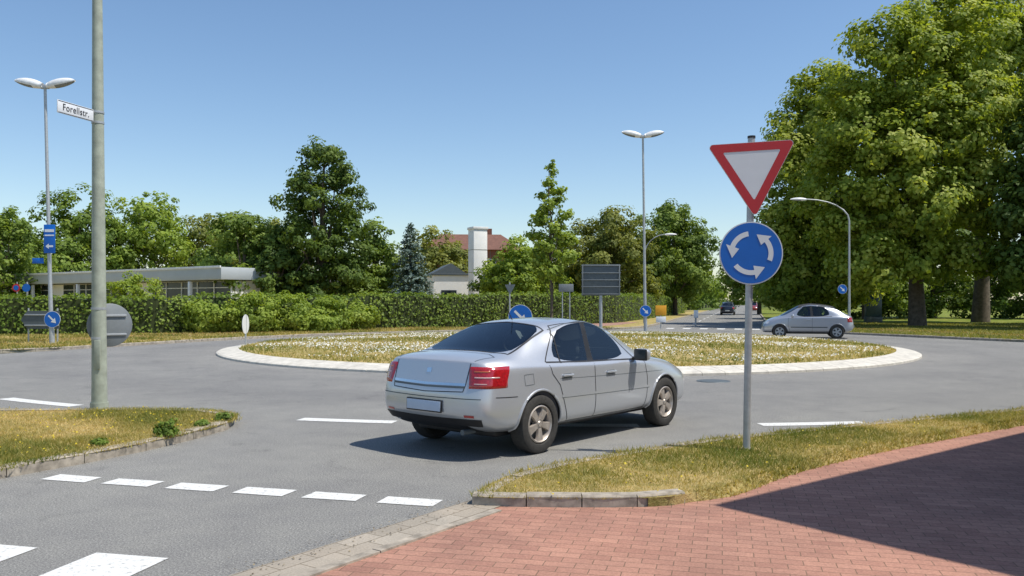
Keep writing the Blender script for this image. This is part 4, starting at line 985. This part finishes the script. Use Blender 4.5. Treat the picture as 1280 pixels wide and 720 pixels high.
L3=[(34,63,18,5.4,5,5.5),(36.5,62,23,5,4.5,4.5),(31,62,15,4.4,4,4.5),(31.8,61,21.0,3.6,3,3.6),(39,61,19,4,4,5),(35,60,11,5,4,5),(33,61,25,3.2,3,2.8),(29.5,61,8.5,3.4,3,3.2)]
bigtree('unseen_lime_tree',35,63,L3,640,L_big,.5,21,.34)
L4=[(41,52,10,5,5,6),(43,52,16,4,4,4)]
bigtree('unseen_lime_tree',42,52,L4,200,L_mid,.4,16,.36)  # tree out of view, added for the shadows it casts
tree('broadleaf_tree',31,74,.4,12,5,L_mid,8,31,200,60,1,.34)
tree('broadleaf_tree',40,80,.4,14,5.5,L_dark,8,32,200,60,1,.36)
tree('broadleaf_tree',49,74,.4,13,5.5,L_mid,8,33,160,60,1,.36)
tree('broadleaf_tree',30.5,104,1.5,9,4.2,L_mid,8,34,150,55,.9,.34)
tree('broadleaf_tree',26,78,.4,10,3.8,L_mid,8,35,150,60,.8,.32)
sh=[(27+i*2.4,76+(i%3),1.3,2.0,1.2,1.5+.4*(i%2)) for i in range(13)]
group('shrub_row',[crown('leaves',sh,260,50,.7,.3,L_dark)])
L=[]; rs=random.Random(2)
for i in range(150):
    a=-1.05+2.1*i/149; D=rs.uniform(135,175)
    if .245<math.tan(a)<.33: D=rs.uniform(300,330)
    h=rs.uniform(4.2,6.8)*D/150
    L.append((math.tan(a)*D,D,h*.55,rs.uniform(3.5,5.5),3,h*.72))
C,Nn,T=crown_pts(L,2100,46,1.5,.05); k=C[:,2]>.1
distant=quads('distant_trees',C[k],Nn[k],.75,T[k]-.05,L_mid)
L=[]
for i in range(26):
    y=130+i*7
    L.append((.28*y-9.5-rs.random()*2,y,4.2,2.6,2.6,rs.uniform(3,4.2))); 
    if y>150: L.append((.28*y+7+rs.random()*4,y,4.2,2.8,2.6,rs.uniform(3,4.6)))
C,Nn,T=crown_pts(L,520,40,1.1,.05); quads('avenue_trees',C,Nn,.5,T,L_mid)
P=[]
for i in range(0,26,2):
    y=130+i*7; P.append(tube('t',[(.28*y-10,y,0),(.28*y-10,y,4)],[.2,.12],M_bark,6)); P.append(tube('t',[(.28*y+8.5,y,0),(.28*y+8.5,y,4)],[.2,.12],M_bark,6))
join('avenue_trunks',P)

# ------------------------------------------------------------------ light, camera
sd=Vector((.52,-.15,1)).normalized(); el=math.asin(sd.z); az=math.atan2(sd.x,sd.y)
w=bpy.data.worlds.new('World'); scene.world=w; w.use_nodes=True; t=w.node_tree
sk=t.nodes.new('ShaderNodeTexSky'); sk.sky_type='NISHITA'; sk.sun_disc=False; sk.sun_elevation=el; sk.sun_rotation=az
sk.air_density=1.0; sk.dust_density=.5; sk.ozone_density=1.5
hs=t.nodes.new('ShaderNodeHueSaturation'); hs.inputs['Saturation'].default_value=1.1; hs.inputs['Value'].default_value=1.04; t.links.new(sk.outputs[0],hs.inputs['Color'])
bg=t.nodes['Background']; bg.inputs['Strength'].default_value=.145; t.links.new(hs.outputs[0],bg.inputs[0])
sun=bpy.data.lights.new('sun','SUN'); sun.energy=5.0; sun.angle=R(.5); sun.color=(1,.945,.85)
so=link(bpy.data.objects.new('sun',sun)); so.rotation_euler=sd.to_track_quat('Z','Y').to_euler()
cd=bpy.data.cameras.new('camera'); cam=link(bpy.data.objects.new('camera',cd)); cam.location=(0,0,1.68); cam.rotation_euler=(R(90),0,0)
cd.sensor_width=36; cd.lens=29.64; cd.shift_y=.0125; cd.clip_end=3000; scene.camera=cam
scene.view_settings.view_transform='Standard'; scene.view_settings.look='None'; scene.view_settings.exposure=0
